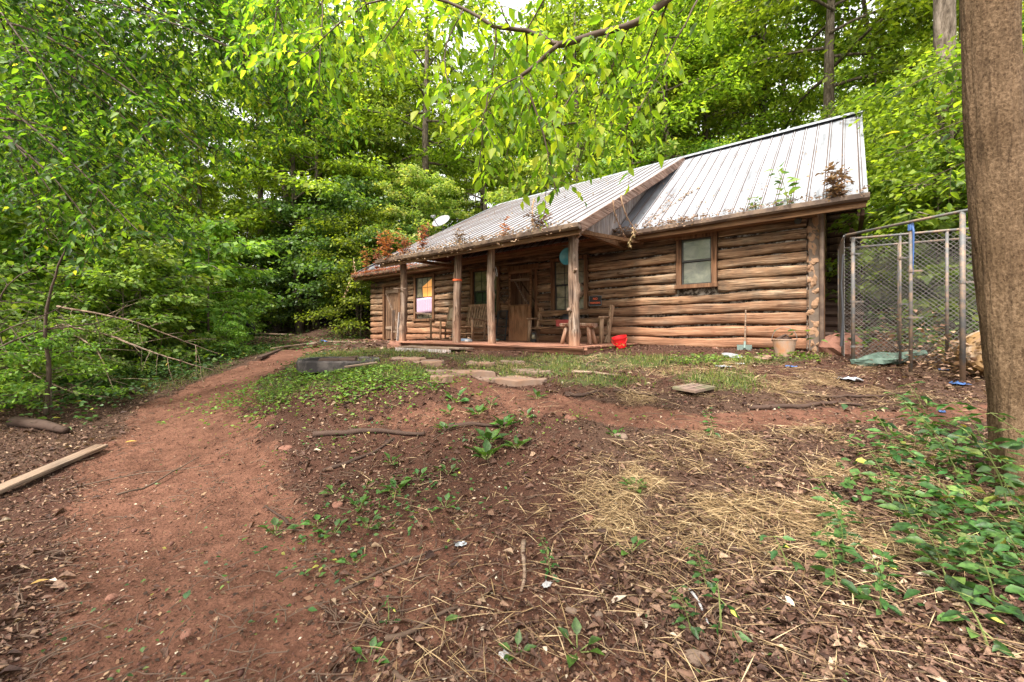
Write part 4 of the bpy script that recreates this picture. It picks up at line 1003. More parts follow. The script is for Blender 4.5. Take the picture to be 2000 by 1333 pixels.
# rocking chairs: x = forward (the way the sitter faces), y = sideways
def rocker(label, t, p, rz, wd=.60):
    c = on_cabin('rocking_chair', t, p, FL, rz, label=label, cat='chair')
    h = wd/2
    for s in (-1, 1):
        mb = MB(); mb.tube([(-.42,s*h,.115),(-.30,s*h,.055),(-.1,s*h,.025),(.12,s*h,.022),(.30,s*h,.05),(.42,s*h,.09)], .022, 8); mb.build('rocker', M['furn'], c, smooth=True)
        mb = MB(); mb.tube([(.26,s*h,.05),(.26,s*h,.57)], .030, 8); mb.build('leg', M['furn'], c, smooth=True)
        mb = MB(); mb.tube([(-.20,s*h,.04),(-.20,s*h,.30),(-.34,s*h,.93)], .026, 8); mb.build('leg', M['furn'], c, smooth=True)
        mb = MB(); mb.beam((.32,s*(h+.02),.585),(-.28,s*(h+.02),.53),.085,.03); mb.build('armrest', M['furn'], c, bevel=.006)
    mb = MB()
    for i in range(6): mb.beam((.27-.085*i,-h+.02,.375-.012*i),(.27-.085*i,h-.02,.375-.012*i),.072,.02)
    mb.build('seat', M['furn'], c)
    mb = MB()
    for i in range(7):
        y = -h+.06+(wd-.12)*i/6; mb.beam((-.195,y,.36),(-.335,y,.94),.058,.018,(1,0,0))
    mb.beam((-.33,-h-.02,.955),(-.33,h+.02,.955),.03,.06); mb.beam((-.205,-h,.40),(-.205,h,.40),.03,.05)
    mb.build('backrest', M['furn'], c)
    mb = MB(); mb.tube([(.26,-h,.20),(.26,h,.20)],.016,6); mb.tube([(-.2,-h,.22),(-.2,h,.22)],.016,6); mb.tube([(.26,h,.22),(-.2,h,.22)],.018,6); mb.tube([(.26,-h,.22),(-.2,-h,.22)],.018,6); mb.build('stretcher', M['furn'], c)
    return c
ch1 = rocker('wooden rocking chair with a cream throw over its back, left of the taped post', 8.30, 1.10, R(76))
ch2 = rocker('wooden slatted rocking chair between the taped post and the next post', 7.22, 1.15, R(92), .66)
V_ = []; nu, nv_ = 14, 22
for j in range(nv_+1):
    s = j/nv_
    if s < .5: x, z = -.315+.12*(s/.5-1)*-1*0-.0+.125*(1-s/.5), .97-.62*(1-s/.5)
    else: x, z = -.375-.05*(s-.5), .97-.9*(s-.5)*1.0
    if abs(s-.5) < .04: z = .985
    for i in range(nu+1):
        V_.append((x+.012*math.sin(i*1.9+j*.5), -.22+.44*i/nu, z+.01*math.sin(i*2.2+j)))
mb = MB(); mb.add(V_, [(j*(nu+1)+i, j*(nu+1)+i+1, (j+1)*(nu+1)+i+1, (j+1)*(nu+1)+i) for j in range(nv_) for i in range(nu)])
th = mb.build('blanket', M['blanket'], smooth=True); th.matrix_world = Matrix.Translation(ch1.location) @ Matrix.Rotation(ch1.rotation_euler.z, 4, 'Z')
s_ = th.modifiers.new('t','SOLIDIFY'); s_.thickness = .018; tag(th, 'cream knitted throw hung over the back of the left rocking chair', 'blanket')
# little black lamp thing beside the left rocker
o = on_cabin('lantern', 8.35, .75, FL, 0, label='slim black lantern on a pale stake behind the left rocking chair', cat='lantern')
mb = MB(); mb.tube([(0,0,0),(0,0,.55)],.012,8); mb.build('stake', M['white'], o)
mb = MB(); mb.lathe([(0,.55),(.05,.56),(.055,.60),(.035,.66),(.045,.70),(.03,.76),(0,.78)],seg=12); mb.build('lamp_head', M['black'], o, smooth=True)
# log bench: long bench with plank back
o = on_cabin('log_bench', 4.55, .62, FL, 0, label='long rustic wooden bench with a two-rail back below the large window', cat='bench')
mb = MB(); mb.beam((-.92,.10,.34),(.98,.10,.34),.15,.05); mb.beam((-.92,-.07,.345),(.98,-.07,.345),.15,.05); mb.build('seat', M['furn_x'], o, bevel=.008)
mb = MB(); mb.beam((-.95,-.265,.72),(.98,-.265,.70),.04,.13,(0,1,3)); mb.build('back_rail', M['furn_x'], o, bevel=.008)
mb = MB(); mb.beam((-.95,-.215,.49),(.98,-.215,.48),.04,.13,(0,1,3)); mb.build('back_rail', M['furn_x'], o, bevel=.008)
for x in (-.95, .98):
    mb = MB(); mb.beam((x,-.10,.0),(x-.02,-.33,.84),.07,.12,(0,1,0)); mb.build('back_post', M['furn'], o, bevel=.01)
    mb = MB(); mb.tube([(x,.17,0),(x,.15,.53)],.05,9); mb.build('leg', M['furn'], o, smooth=True)
    mb = MB(); mb.tube([(x,.24,.56),(x,-.24,.58)],.04,9,flat=.6); mb.build('armrest', M['furn'], o, smooth=True)
    mb = MB(); mb.beam((x,.15,.22),(x,-.12,.24),.06,.08); mb.build('side_rail', M['furn_x'], o)
# split-log stool table
o = on_cabin('stool_table', 3.74, 1.50, FL, R(4), label='low half-log table on splayed log legs right beside the corner post', cat='table')
V_ = []; K = 12; n = 10
for i in range(n+1):
    x = -.36+.72*i/n
    for k in range(K):
        a = 2*math.pi*k/K; r = .15*(1+.06*math.sin(x*9+k)); yy, zz = r*math.cos(a), r*math.sin(a)*.55
        V_.append((x, yy, .415+min(zz, .012)))
mb = MB(); mb.add(V_, [(i*K+k, i*K+(k+1)%K, (i+1)*K+(k+1)%K, (i+1)*K+k) for i in range(n) for k in range(K)]+[tuple(range(K))[::-1], tuple(n*K+k for k in range(K))]); mb.build('table_top', M['log_z'], o)
for sx, sy in ((-1,-1),(-1,1),(1,-1),(1,1)):
    mb = MB(); mb.tube([(sx*.24,sy*.06,.38),(sx*.31,sy*.14,0)],[.036,.042],9); mb.build('leg', M['log_z'], o, smooth=True)
# red crate and black bag on the bench
o = on_cabin('red_crate', 4.62, .62, FL+.367, .1, label='faded red crate sitting on the bench behind the corner post', cat='crate')
mb = MB(); mb.box(-.17,.17,-.12,.12,0,.012); mb.box(-.17,.17,-.12,-.11,0,.15); mb.box(-.17,.17,.11,.12,0,.15); mb.box(-.17,-.16,-.11,.11,0,.15); mb.box(.16,.17,-.11,.11,0,.15); mb.box(-.18,.18,.12,.13,.13,.16); mb.box(-.18,.18,-.13,-.12,.13,.16)
mb.build('shell', M['dullred'], o)
bag = MB(); bag.blob((0,0,.09),(.17,.11,.115),71,14,9,.22); b = bag.build('black_bag', M['black'], smooth=True); b.location = cw(4.60,.62,FL+.45); b.rotation_euler = (0,0,CAB_RZ); tag(b, 'rounded shiny black bag heaped on the red crate', 'bag')
# dark lantern under the bench's left end
o = on_cabin('oil_lantern', 5.38, .82, FL, 0, label='small dark oil lantern on the floor under the bench near the door', cat='lantern')
mb = MB(); mb.lathe([(0,0),(.07,0),(.075,.05),(.05,.07)],seg=12); mb.build('tank', M['black'], o)
mb = MB(); mb.lathe([(.04,.07),(.055,.12),(.04,.18)],seg=12); mb.build('globe', M['glass_tan'], o, smooth=True)
mb = MB(); mb.lathe([(.05,.18),(.045,.21),(.02,.24)],seg=12); mb.tube([(.075,0,.05),(.09,0,.17),(.05,0,.27),(-.05,0,.27),(-.09,0,.17),(-.075,0,.05)],.006,5); mb.build('cage', M['black'], o)
# louvred dark screen leaning on the wall
o = on_cabin('louvred_panel', 6.98, .20, FL, 0, label='tall dark louvred panel leaning on the wall left of the door', cat='panel')
mb = MB(); mb.beam((-.17,.0,0),(-.17,-.10,.82),.03,.03); mb.beam((.17,.0,0),(.17,-.10,.82),.03,.03); mb.beam((-.17,-.10,.82),(.17,-.10,.82),.03,.03); mb.beam((-.17,0,.02),(.17,0,.02),.03,.03); mb.build('frame', M['grille'], o)
mb = MB()
for i in range(24): z = .05+.032*i; mb.beam((-.155,-.002-.122*z,z),(.155,-.002-.122*z,z),.018,.012)
mb.build('louvres', M['grille'], o)
mb = MB(); mb.lathe([(0,0),(.13,0),(.15,.05),(.142,.05),(.125,.01),(0,.01)],seg=20); b = mb.build('green_dish', M['shovel'], smooth=True); b.location = cw(6.9,.55,FL); tag(b, 'shallow green bowl on the porch floor before the louvred panel', 'bowl')
mb = MB(); mb.box(-.13,.13,-.08,.08,0,.07); b = mb.build('grey_box', M['bluegrey'], bevel=.015); b.location = cw(6.98,1.5,FL); b.rotation_euler = (0,0,CAB_RZ+.2); tag(b, 'small blue-grey box on the porch floor by the right rocking chair', 'box')
mb = MB(); mb.box(-.09,.09,-.06,.06,0,.05); b = mb.build('white_carton', M['white'], bevel=.01); b.location = cw(6.72,1.7,FL); b.rotation_euler = (0,0,CAB_RZ-.3); tag(b, 'little white carton on the porch floor near the middle post', 'box')
# boards leaning on the wall beside the left door
o = on_cabin('leaning_boards', 10.4, 1.35, -.02, 0, label='pair of upright weathered boards standing just right of the end post', cat='boards')
for i, (x, h_, lean) in enumerate(((0,.98,.03),(-.28,.90,-.02))):
    mb = MB(); mb.beam((x,0,0),(x+lean,-.06,h_),.10,.025,(1,0,0)); mb.build('board', M['siding'] if i else M['log_z'], o)
mb = MB(); mb.beam((.1,-.03,.30),(-.35,-.03,.32),.02,.06); mb.build('crosspiece', M['board'], o)
# heart wreath beside the door
o = on_cabin('heart_wreath', 6.93, .075, 1.28, 0, label='dark twiggy heart wreath hanging on the logs left of the door', cat='wreath')
pts_ = []
for k in range(25):
    a = 2*math.pi*k/24; pts_.append((.011*16*math.sin(a)**3, .0, .0105*(13*math.cos(a)-5*math.cos(2*a)-2*math.cos(3*a)-math.cos(4*a))))
mb = MB()
for q in range(4):
    r_ = random.Random(q); mb.tube([(x*1.0+r_.uniform(-.012,.012), y+r_.uniform(-.01,.015), z+r_.uniform(-.012,.012)) for x, y, z in pts_], .014, 5, wob=.3, rng=r_)
mb.build('twigs', M['twig'], o)
# no-trespassing sign
o = on_cabin('no_trespassing_sign', 4.125, .062, 1.03, 0, label='small black and orange no trespassing sign on the logs above the bench end', cat='sign')
mb = MB(); mb.box(-.165,.165,-.003,.003,-.12,.12); mb.build('panel', M['black'], o)
mb = MB()
for a in ((-.16,.16,.112,.116),(-.16,.16,-.116,-.112),(-.16,-.156,-.112,.112),(.156,.16,-.112,.112)): mb.box(a[0],a[1],.0032,.0045,a[2],a[3])
mb.build('border', M['white'], o)
def text_mesh(name, body, size, mat, parent, loc, sx=1.0, bold=.0):
    cu = bpy.data.curves.new(name, 'FONT'); cu.body = body; cu.size = size; cu.align_x = 'CENTER'; cu.align_y = 'CENTER'; cu.offset = bold; cu.extrude = .0008
    to = bpy.data.objects.new('tmp', cu); COL.objects.link(to); bpy.context.view_layer.update()
    me = bpy.data.meshes.new_from_object(to.evaluated_get(bpy.context.evaluated_depsgraph_get())); bpy.data.objects.remove(to)
    me.materials.clear(); me.materials.append(mat)
    t_ = bpy.data.objects.new(name, me); COL.objects.link(t_); t_.parent = parent; t_.location = loc; t_.rotation_euler = (R(90), 0, R(180)); t_.scale = (sx, 1, 1)
    return t_
text_mesh('lettering', 'NO', .075, M['orange'], o, (0,.0048,.045), 1, .002)
text_mesh('lettering', 'TRESPASSING', .058, M['orange'], o, (0,.0048,-.05), .78, .0016)
# turquoise disc hung on the back of the corner post
o = on_cabin('turquoise_pan', 3.63, 2.10, 1.74, 0, label='round turquoise pan hung behind the corner post', cat='pan')
MX = Matrix.Rotation(R(90), 4, 'X')
mb = MB(); mb.lathe([(0,.0),(.13,.0),(.155,-.03),(.165,-.03),(.165,-.035),(.15,-.035),(.125,-.006),(0,-.006)],seg=28,M=MX); mb.build('bowl', M['teal'], o, smooth=True)
mb = MB(); mb.tube([(-.1,.0,.12),(-.05,-.03,.19),(.1,.02,.22)],.004,5); mb.build('hook', M['steel'], o)
# white cord dangling from the second post
mb = MB(); mb.tube([(0,.0,.0),(.02,.03,-.07),(.0,.02,-.16),(.03,.02,-.2),(.035,.03,-.12)],.005,5,wob=.3,rng=rg); b = mb.build('hanging_rope', M['white']); b.location = cw(5.29,2.30,1.68); tag(b, 'short white cord dangling from the side of the second post', 'cord')

# satellite dish on the roof
o = on_cabin('satellite_dish', 10.95, -1.2, z_main(-1.2)+.03, 0, label='grey satellite dish on a short mast above the left end of the roof', cat='satellite dish')
mb = MB(); mb.tube([(0,0,-.05),(0,0,.35),(0,.06,.48)],.022,8); mb.tube([(-.12,.1,0),(0,.02,.3)],.01,6); mb.tube([(.12,.1,0),(0,.02,.3)],.01,6); mb.build('mast', M['steel'], o)
DM = Matrix.Rotation(R(105),4,'Z') @ Matrix.Rotation(R(48),4,'Y')
mb = MB(); mb.lathe([(0,0),(.12,.008),(.24,.035),(.34,.075),(.345,.08),(.33,.088),(.23,.048),(.12,.02),(0,.012)],c=(-.02,.10,.52),seg=30,M=DM); mb.build('reflector', M['dish'], o, smooth=True)
mb = MB(); A_ = Vector((-.02,.1,.52))+DM @ Vector((.28,0,.03)); B_ = Vector((-.02,.1,.52))+DM @ Vector((.30,0,.46)); mb.tube([A_,A_.lerp(B_,.5)+Vector((0,0,-.04)),B_],.016,7); mb.build('arm', M['dish'], o, smooth=True)
mb = MB(); C_ = B_+DM @ Vector((-.10,0,-.06)); mb.tube([B_+DM @ Vector((.03,0,.02)),C_],[.045,.03],9); mb.tube([B_+DM @ Vector((.0,-.07,.02)),B_+DM @ Vector((.0,.07,.02))],.03,8); mb.build('receiver', M['dish'], o)

# shovel, pail, bucket, bowls by the right-hand wall
x, y = 4.07, 7.17
o = on_cabin('shovel', .955, .34, -.09, 0, label='shovel standing against the log wall below the small window', cat='shovel')
mb = MB(); mb.tube([(0,.0,.10),(.0,-.10,.80)],.014,8,wob=.1,rng=rg); mb.build('shaft', M['board'], o)
V_ = []
for j in range(5):
    for i in range(7):
        s = i/6-.5; V_.append((s*.24*(1-.15*(j/4)**3), .05*abs(s)*2*.5+.02-.01*j, .16-.055*j-(.03*(1-abs(s)*2) if j == 4 else 0)))
mb = MB(); mb.add(V_, [(j*7+i,j*7+i+1,(j+1)*7+i+1,(j+1)*7+i) for j in range(4) for i in range(6)]); mb.tube([(0,.02,.10),(0,-.01,.22)],.02,8)
b = mb.build('blade', M['shovel'], o); s_ = b.modifiers.new('t','SOLIDIFY'); s_.thickness = .004
o = on_cabin('metal_pail', .31, .75, -.10, 0, label='rusty metal pail with a wire handle near the right corner of the wall', cat='pail')
mb = MB(); mb.lathe([(0,.0),(.125,.0),(.13,.012),(.168,.27),(.176,.275),(.176,.29),(.165,.29),(.125,.02),(0,.02)],seg=28); mb.build('body', M['pail'], o, smooth=False)
mb = MB(); mb.tube([(.172*math.cos(a)*1.02, .03*math.sin(a)-.03*math.sin(a), .27+.22*math.sin(a)) for a in [math.pi*k/14 for k in range(15)]],.005,6); mb.build('handle', M['wire'], o)
mb = MB(); mb.blob((.02,0,.26),(.13,.12,.05),8,12,6,.4); mb.tube([(.14,.03,.27),(-.02,-.02,.36),(-.05,-.02,.33)],.02,5); mb.build('contents', M['root'], o)
o = on_cabin('red_bucket', 3.0, 1.1, gz(*cw(3.0,1.1)[:2])+.0, .3, label='bright red plastic bucket tipped over at the right end of the porch', cat='bucket')
MT = Matrix.Rotation(R(10),4,'Y') @ Matrix.Rotation(R(-12),4,'X')
V2 = [(0,.0),(.10,.0),(.104,.01),(.14,.20),(.15,.205),(.15,.225),(.138,.225),(.10,.02),(0,.02)]
mb = MB(); mb.lathe(V2,c=(0,0,.02),seg=24,M=MT); mb.build('body', M['red'], o)
mb = MB(); mb.tube([MT @ Vector((.15*math.cos(a),.15*math.sin(a)+.0,.20-.05*math.sin(a)*2)) for a in [math.pi*k/12 for k in range(13)]],.005,6); mb.build('handle', M['red'], o)
mb = MB(); mb.lathe([(0,.0),(.10,.0),(.14,.04),(.13,.045),(.09,.012),(0,.012)],seg=20); b = mb.build('silver_bowl', M['silver'], smooth=True); b.location = (3.62,6.75,gz(3.62,6.75)+.01); b.rotation_euler = (.25,.1,0); b.scale = (1.2,.9,1); tag(b, 'dull silver bowl lying in the grass left of the shovel', 'bowl')
mb = MB(); mb.blob((0,0,0),(.15,.12,.05),17,12,6,.35); b = mb.build('broken_rim_stone', M['flag']); b.location = (4.05,6.6,gz(4.05,6.6)+.02); tag(b, 'small grey stone in front of the shovel', 'stone')
# big clay-covered rock at the corner and steps up the bank
def rock(name, x, y, r, seed, mat, label, cat='rock', rz=0, dz=0, group=None, amp=.25):
    mb = MB(); mb.blob((0,0,0), r, seed, 14, 9, amp); o = mb.build(name, M[mat]); o.location = (x, y, gz(x,y)+r[2]*.25+dz); o.rotation_euler = (0,0,rz); tag(o, label, cat, group); return o
q = cw(-.42,.12); rock('boulder', q.x, q.y, (.36,.26,.26), 61, 'redrock', 'big red clay-stained boulder at the right corner of the cabin', 'boulder', .6)
q = cw(-.20,-.25); rock('boulder', q.x+.35, q.y+.25, (.45,.3,.2), 62, 'redrock', 'flat red clay ledge rock behind the corner boulder', 'boulder', .2)
for k in range(7):
    mb = MB(); z0 = .25+k*.2; pp = -.8-k*.36
    mb.box(-.72,-.14,pp-.5,pp,z0-.5,z0); mb.tube([(-.74,pp,z0-.02),(-.14,pp,z0+.01)],.05,8,wob=.15,rng=rg)
    o = mb.build('earth_step', M['root']); o.location = (C0[0],C0[1],0); o.rotation_euler = (0,0,CAB_RZ)
    tag(o, 'clay and log step climbing the bank right of the cabin', 'step', 'steps up the bank at the cabin corner')

# ---- porch step boards, flagstones, slab, loose boards
def board(name, x0, y0, x1, y1, w_, h_, mat, label, cat='board', dz=.0, wave=.0, n=8, group=None):
    r_ = random.Random(int(x0*100)); a = Vector((x0,y0,gz(x0,y0))); b = Vector((x1,y1,gz(x1,y1))); L_ = (b-a).length; mb = MB()
    V_ = []
    for i in range(n+1):
        s = i/n; x = L_*s; z = wave*math.sin(s*3.1)+dz
        for yy, zz in ((-w_/2,0),(w_/2,0),(w_/2,h_),(-w_/2,h_)): V_.append((x, yy+r_.uniform(-.002,.002), z+zz))
    F_ = [(i*4+k, i*4+(k+1)%4, (i+1)*4+(k+1)%4, (i+1)*4+k) for i in range(n) for k in range(4)]+[(3,2,1,0), tuple(n*4+k for k in range(4))]
    mb.add(V_, F_); o = mb.build(name, M[mat], bevel=.003); dv = b-a
    o.location = a; o.rotation_euler = (0, -math.atan2(dv.z, math.hypot(dv.x, dv.y)), math.atan2(dv.y, dv.x)); tag(o, label, cat, group); return o
o = on_cabin('step_platform', 6.6, 3.05, -.11, 0, label='low step of long weathered planks lying before the porch edge', cat='wooden step')
for i in range(3):
    mb = MB(); mb.box(-1.15+.1*i,.85-.06*i,-.25+i*.17,-.25+i*.17+.155,.055,.085); mb.build('plank', M['board'], o, bevel=.004)
mb = MB(); mb.box(-1.0,.8,.24,.28,-.03,.054); mb.build('edge_board', M['siding'], o)
rock('log_end', -2.95, 10.35, (.17,.14,.13), 66, 'redrock', 'round clay-red stone at the left corner of the porch', 'stone')
FLAGS = [(-1.75,6.9,.36,.20,'pale flat stone left of the worn walk before the porch'),(-1.35,6.65,.30,.18,'second flat stone beside the fire ring'),(-.85,6.05,.62,.26,'long flat flagstone in the middle of the worn walk'),(-.1,5.72,.60,.24,'largest worn flagstone slab, ending near the clay trail'),
 (.0,6.75,.22,.12,'dark slate piece near the end of the plank step'),(.28,6.1,.30,.13,'grey broken slate right of the flagstone walk'),(-.95,5.55,.17,.12,'rounded pale stone standing at the edge of the bank'),(-.5,6.55,.25,.16,'half-buried flat stone before the plank step')]
for i, (x, y, a, b_, lb) in enumerate(FLAGS):
    r_ = random.Random(i+50); K = 17; pr = [1+r_.uniform(-.2,.12) for _ in range(K)]; V_ = []
    for z_, sc in ((-.05,1.0),(.028,.99),(.04,.94)):
        for k in range(K): V_.append((a*pr[k]*sc*math.cos(2*math.pi*k/K), b_*pr[k]*sc*math.sin(2*math.pi*k/K), z_+(.012*math.sin(k*2.1) if z_ > 0 else 0)))
    F_ = [(j*K+k, j*K+(k+1)%K, (j+1)*K+(k+1)%K, (j+1)*K+k) for j in range(2) for k in range(K)]+[tuple(2*K+k for k in range(K))]
    mb = MB(); mb.add(V_, F_); o = mb.build('flagstone', M['rock' if 'dark' in lb or 'grey' in lb else 'flag'], bevel=.006); o.location = (x, y, gz(x,y)+.002+(.05 if 'rounded' in lb else 0)); o.rotation_euler = (r_.uniform(-.03,.03), r_.uniform(-.03,.03), -.35+r_.uniform(-.2,.2)); tag(o, lb, 'stone')
# brick-patterned paver
mb = MB(); mb.box(-.225,.225,-.15,.15,0,.035)
o = mb.build('paver', M['brick'], bevel=.005); o.location = (2.22, 5.0, gz(2.22,5.0)+.02); o.rotation_euler = (.04,-.03,R(36)); tag(o, 'brick-patterned paving slab lying tilted in the grass', 'paver')
mb = MB()
for j in range(1,3): mb.box(-.222,.222,-.15+.1*j-.003,-.15+.1*j+.003,.0352,.0365)
for j in range(3):
    for i in range(1,4): xx = -.225+.1125*i+(.05 if j % 2 else 0); mb.box(xx-.003,xx+.003,-.15+.1*j+.004,-.15+.1*j+.096,.0352,.0365)
mb.build('joint', M['dark'], o)
# ring of charred concrete blocks
o = empty('fire_ring', (-2.72, 6.45, gz(-2.72,6.45)-.05), label='low round black charred fire ring in the grass', cat='fire ring')
K = 44; V_ = []
for k in range(K):
    a = 2*math.pi*k/K; w_ = 1+.012*math.sin(a*5)
    for r_, z_ in ((.60,0),(.605,.14),(.59,.165),(.54,.165),(.53,.15),(.53,0)): V_.append((r_*w_*math.cos(a), r_*w_*math.sin(a), z_+.006*math.sin(a*3)+rg.uniform(-.004,.004)))
mb = MB(); mb.add(V_, [(k*6+j, ((k+1)%K)*6+j, ((k+1)%K)*6+j+1, k*6+j+1) for k in range(K) for j in range(5)]); mb.build('rim', M['concrete'], o)
mb = MB(); mb.lathe([(.0,.10),(.3,.09),(.53,.07)],seg=20); mb.build('ash_bed', M['chink'], o)
for i, (a0, b0) in enumerate((((-.35,.1,.13),(.3,-.1,.15)),((-.1,-.3,.12),(.15,.35,.17)))):
    mb = MB(); mb.tube([a0,b0],[.035,.03],8,wob=.15,rng=rg); mb.build('charred_log', M['root'], o)
board('loose_board', -2.35, 5.78, -1.98, 6.02, .07, .02, 'board', 'short board leaning against the front of the fire ring', dz=.09)
# left side boards
board('loose_board', -4.33, 3.36, -4.42, 4.42, .13, .035, 'board', 'long pale board lying at the left edge of the drive', dz=.03)
board('loose_board', -5.55, 9.0, -6.3, 11.6, .10, .05, 'root', 'brown landscape timber edging the far end of the drive', dz=.02)
board('loose_board', -6.1, 10.4, -5.95, 12.1, .09, .03, 'board', 'pale narrow board at the far bend of the drive', dz=.05)
board('loose_board', -5.85, 12.3, -5.75, 11.7, .16, .03, 'board', 'short crosswise board at the end of the drive timber', dz=.06)
board('loose_board', -6.1, 13.6, -4.7, 13.2, .09, .03, 'board', 'thin board in the grass before the left end of the cabin', dz=.02)
board('loose_board', -13.0, 18.6, -9.3, 17.4, .18, .05, 'board', 'long plank lying at the foot of the dark slope behind the tyres', dz=.1)
# tyres
for i, (x, y, rx, lb) in enumerate(((-9.6,14.6,.35,'black tyre leaning at the bend under the left bushes'),(-9.9,14.2,1.35,'black tyre lying flat in front of the leaning one'))):
    mb = MB(); V_ = []; K = 28; J = 10
    for k in range(K):
        for j in range(J):
            b_ = 2*math.pi*j/J; r_ = .30+.10*math.cos(b_); V_.append((r_*math.cos(2*math.pi*k/K), .10*math.sin(b_)*1.1, r_*math.sin(2*math.pi*k/K)))
    mb.add(V_, [(k*J+j, ((k+1)%K)*J+j, ((k+1)%K)*J+(j+1)%J, k*J+(j+1)%J) for k in range(K) for j in range(J)])
    o = mb.build('tyre', M['tire'], smooth=True); o.location = (x, y, gz(x,y)+.32-.2*(i)); o.rotation_euler = (rx,0,.7); tag(o, lb, 'tyre')
# scraps
def scrap(name, x, y, r, mat, label, cat, seed, dz=.01):
    g_ = np.random.default_rng(seed); n = 9; V_ = []
    mb = MB(); K = 7
    for j in range(K):
        for i in range(K):
            V_.append(((i/(K-1)-.5)*2*r*(1+.2*math.sin(j*2+seed)), (j/(K-1)-.5)*1.4*r*(1+.2*math.cos(i*2)), abs(g_.normal(0, r*.16))))
    mb.add(V_, [(j*K+i, j*K+i+1, (j+1)*K+i+1, (j+1)*K+i) for j in range(K-1) for i in range(K-1)])
    o = mb.build(name, M[mat]); o.location = (x, y, gz(x,y)+dz); o.rotation_euler = (0,0,seed*1.3); tag(o, label, cat); return o
scrap('plastic_scrap', 5.50, 5.05, .09, 'blue', 'largest crumpled blue plastic scrap near the big tree', 'litter', 1)
scrap('plastic_scrap', 5.80, 5.5, .05, 'blue', 'small blue scrap in the leaves before the pen', 'litter', 2)
scrap('plastic_scrap', 4.6, 4.38, .04, 'blue', 'pale blue wrapper between the near weeds and the trail', 'litter', 3)
scrap('plastic_scrap', 4.05, 5.95, .06, 'blue', 'blue scrap left of the foot of the pen post', 'litter', 4)
scrap('plastic_scrap', 3.1, 6.0, .09, 'silver', 'silvery scraps in the weeds below the small window', 'litter', 5)
scrap('plastic_scrap', 3.45, 6.2, .06, 'white', 'white shredded scrap beside the silvery scraps', 'litter', 6)
scrap('plastic_scrap', -6.4, 14.0, .20, 'blue', 'crumpled dark blue bag on bare ground left of the cabin', 'litter', 7, .03)
scrap('plastic_scrap', .19, 2.24, .028, 'white', 'white torn wrapper in the foreground by the upright stick', 'litter', 8)
scrap('plastic_scrap', -.03, 1.76, .03, 'white', 'crumpled white scrap at the bottom edge of the foreground', 'litter', 9)
scrap('plastic_scrap', -.33, 2.62, .035, 'silver', 'clear crumpled film on the bare soil of the bank', 'litter', 10)
scrap('plastic_scrap', 4.35, 5.3, .13, 'silver', 'grey weathered cloth scrap on the ground before the pen', 'litter', 11)

# ---- chain-link pen
def chain(mb, a, b, z0, z1, d=.062):
    a = Vector(a); b = Vector(b); L_ = (b-a).length; H_ = z1-z0; ux = (b-a).normalized(); r_ = .0021
    n = int(L_/d)+1; m = int(H_/d)
    for sgn in (1, -1):
        for i in range(-m-1, n+1):
            s0 = i*d; s1 = s0+H_
            if sgn < 0: s0, s1 = s1, s0
            za, zb = z0, z1; sa, sb = s0, s1
            def clip(s, z, s_other, z_other, lo, hi):
                t = None
                if s < lo: t = (lo-s)/(s_other-s)
                elif s > hi: t = (hi-s)/(s_other-s)
                return (s, z) if t is None else (s+(s_other-s)*t, z+(z_other-z)*t)
            if max(s0,s1) <= 0 or min(s0,s1) >= L_: continue
            p0 = clip(sa, za, sb, zb, 0, L_); p1 = clip(sb, zb, sa, za, 0, L_)
            off = .003*sgn; nn = ux.cross(Vector((0,0,1)))*off
            mb.tube([a+ux*p0[0]+Vector((0,0,p0[1]))+nn, a+ux*p1[0]+Vector((0,0,p1[1]))+nn], r_, 3, cap=False)
pen = empty('wire_pen', (4.90, 6.02, 0), label='galvanised chain-link dog pen with a curved top rail beside the near tree', cat='pen')
O_ = Vector((4.90,6.02,0))
def panel(pts, top, bot, posts, wire=True):
    mb = MB(); mb.tube([Vector(p)-O_+Vector((0,0,top)) for p in pts], .018, 10); mb.build('top_rail', M['steel'], pen, smooth=True)
    for x, y, zb, r_ in posts:
        mb = MB(); mb.tube([(x-O_.x,y-O_.y,zb),(x-O_.x,y-O_.y,top)], r_, 10); mb.build('pen_post', M['steel'], pen, smooth=True)
    if wire:
        mb = MB()
        for p, q in zip(pts[:-1], pts[1:]): chain(mb, Vector(p)-O_, Vector(q)-O_, bot, top-.02)
        mb.build('chain_mesh', M['wire'], pen)
g0 = -.2
panel([(4.90,6.02,0),(5.12,5.26,0),(5.27,4.80,0),(5.7,3.9,0)], 1.73, -.12, [(5.14,5.28,g0,.020),(5.28,4.80,g0-.05,.026),(5.7,3.9,g0-.3,.03)], False)
panel([(4.95,6.0,0),(5.42,5.75,0),(5.83,5.50,0),(6.5,5.15,0)], 1.675, -.1, [(4.98,5.98,-.2,.024),(5.44,5.74,-.12,.015),(5.84,5.50,0,.018),(6.5,5.15,-.2,.028)])
panel([(4.90,6.04,0),(5.55,6.95,0)], 1.72, -.05, [(5.55,6.95,0.05,.02)])
panel([(5.55,6.95,0),(7.3,5.9,0)], 1.72, -.0, [(6.2,6.56,.0,.022),(7.3,5.9,0,.03)])
mb = MB()
for x, y, z in ((4.98,5.98,.75),(4.98,5.98,1.45),(4.98,5.98,.1),(5.14,5.28,.5),(5.14,5.28,1.1),(5.28,4.8,.9),(5.44,5.74,.7),(5.44,5.74,1.35)):
    mb.tube([(x-O_.x,y-O_.y,z-.015),(x-O_.x,y-O_.y,z+.015)],.031,10); mb.beam((x-O_.x,y-O_.y,z),(x-O_.x+.12,y-O_.y-.03,z),.02,.02)
mb.build('clamp', M['steel'], pen)
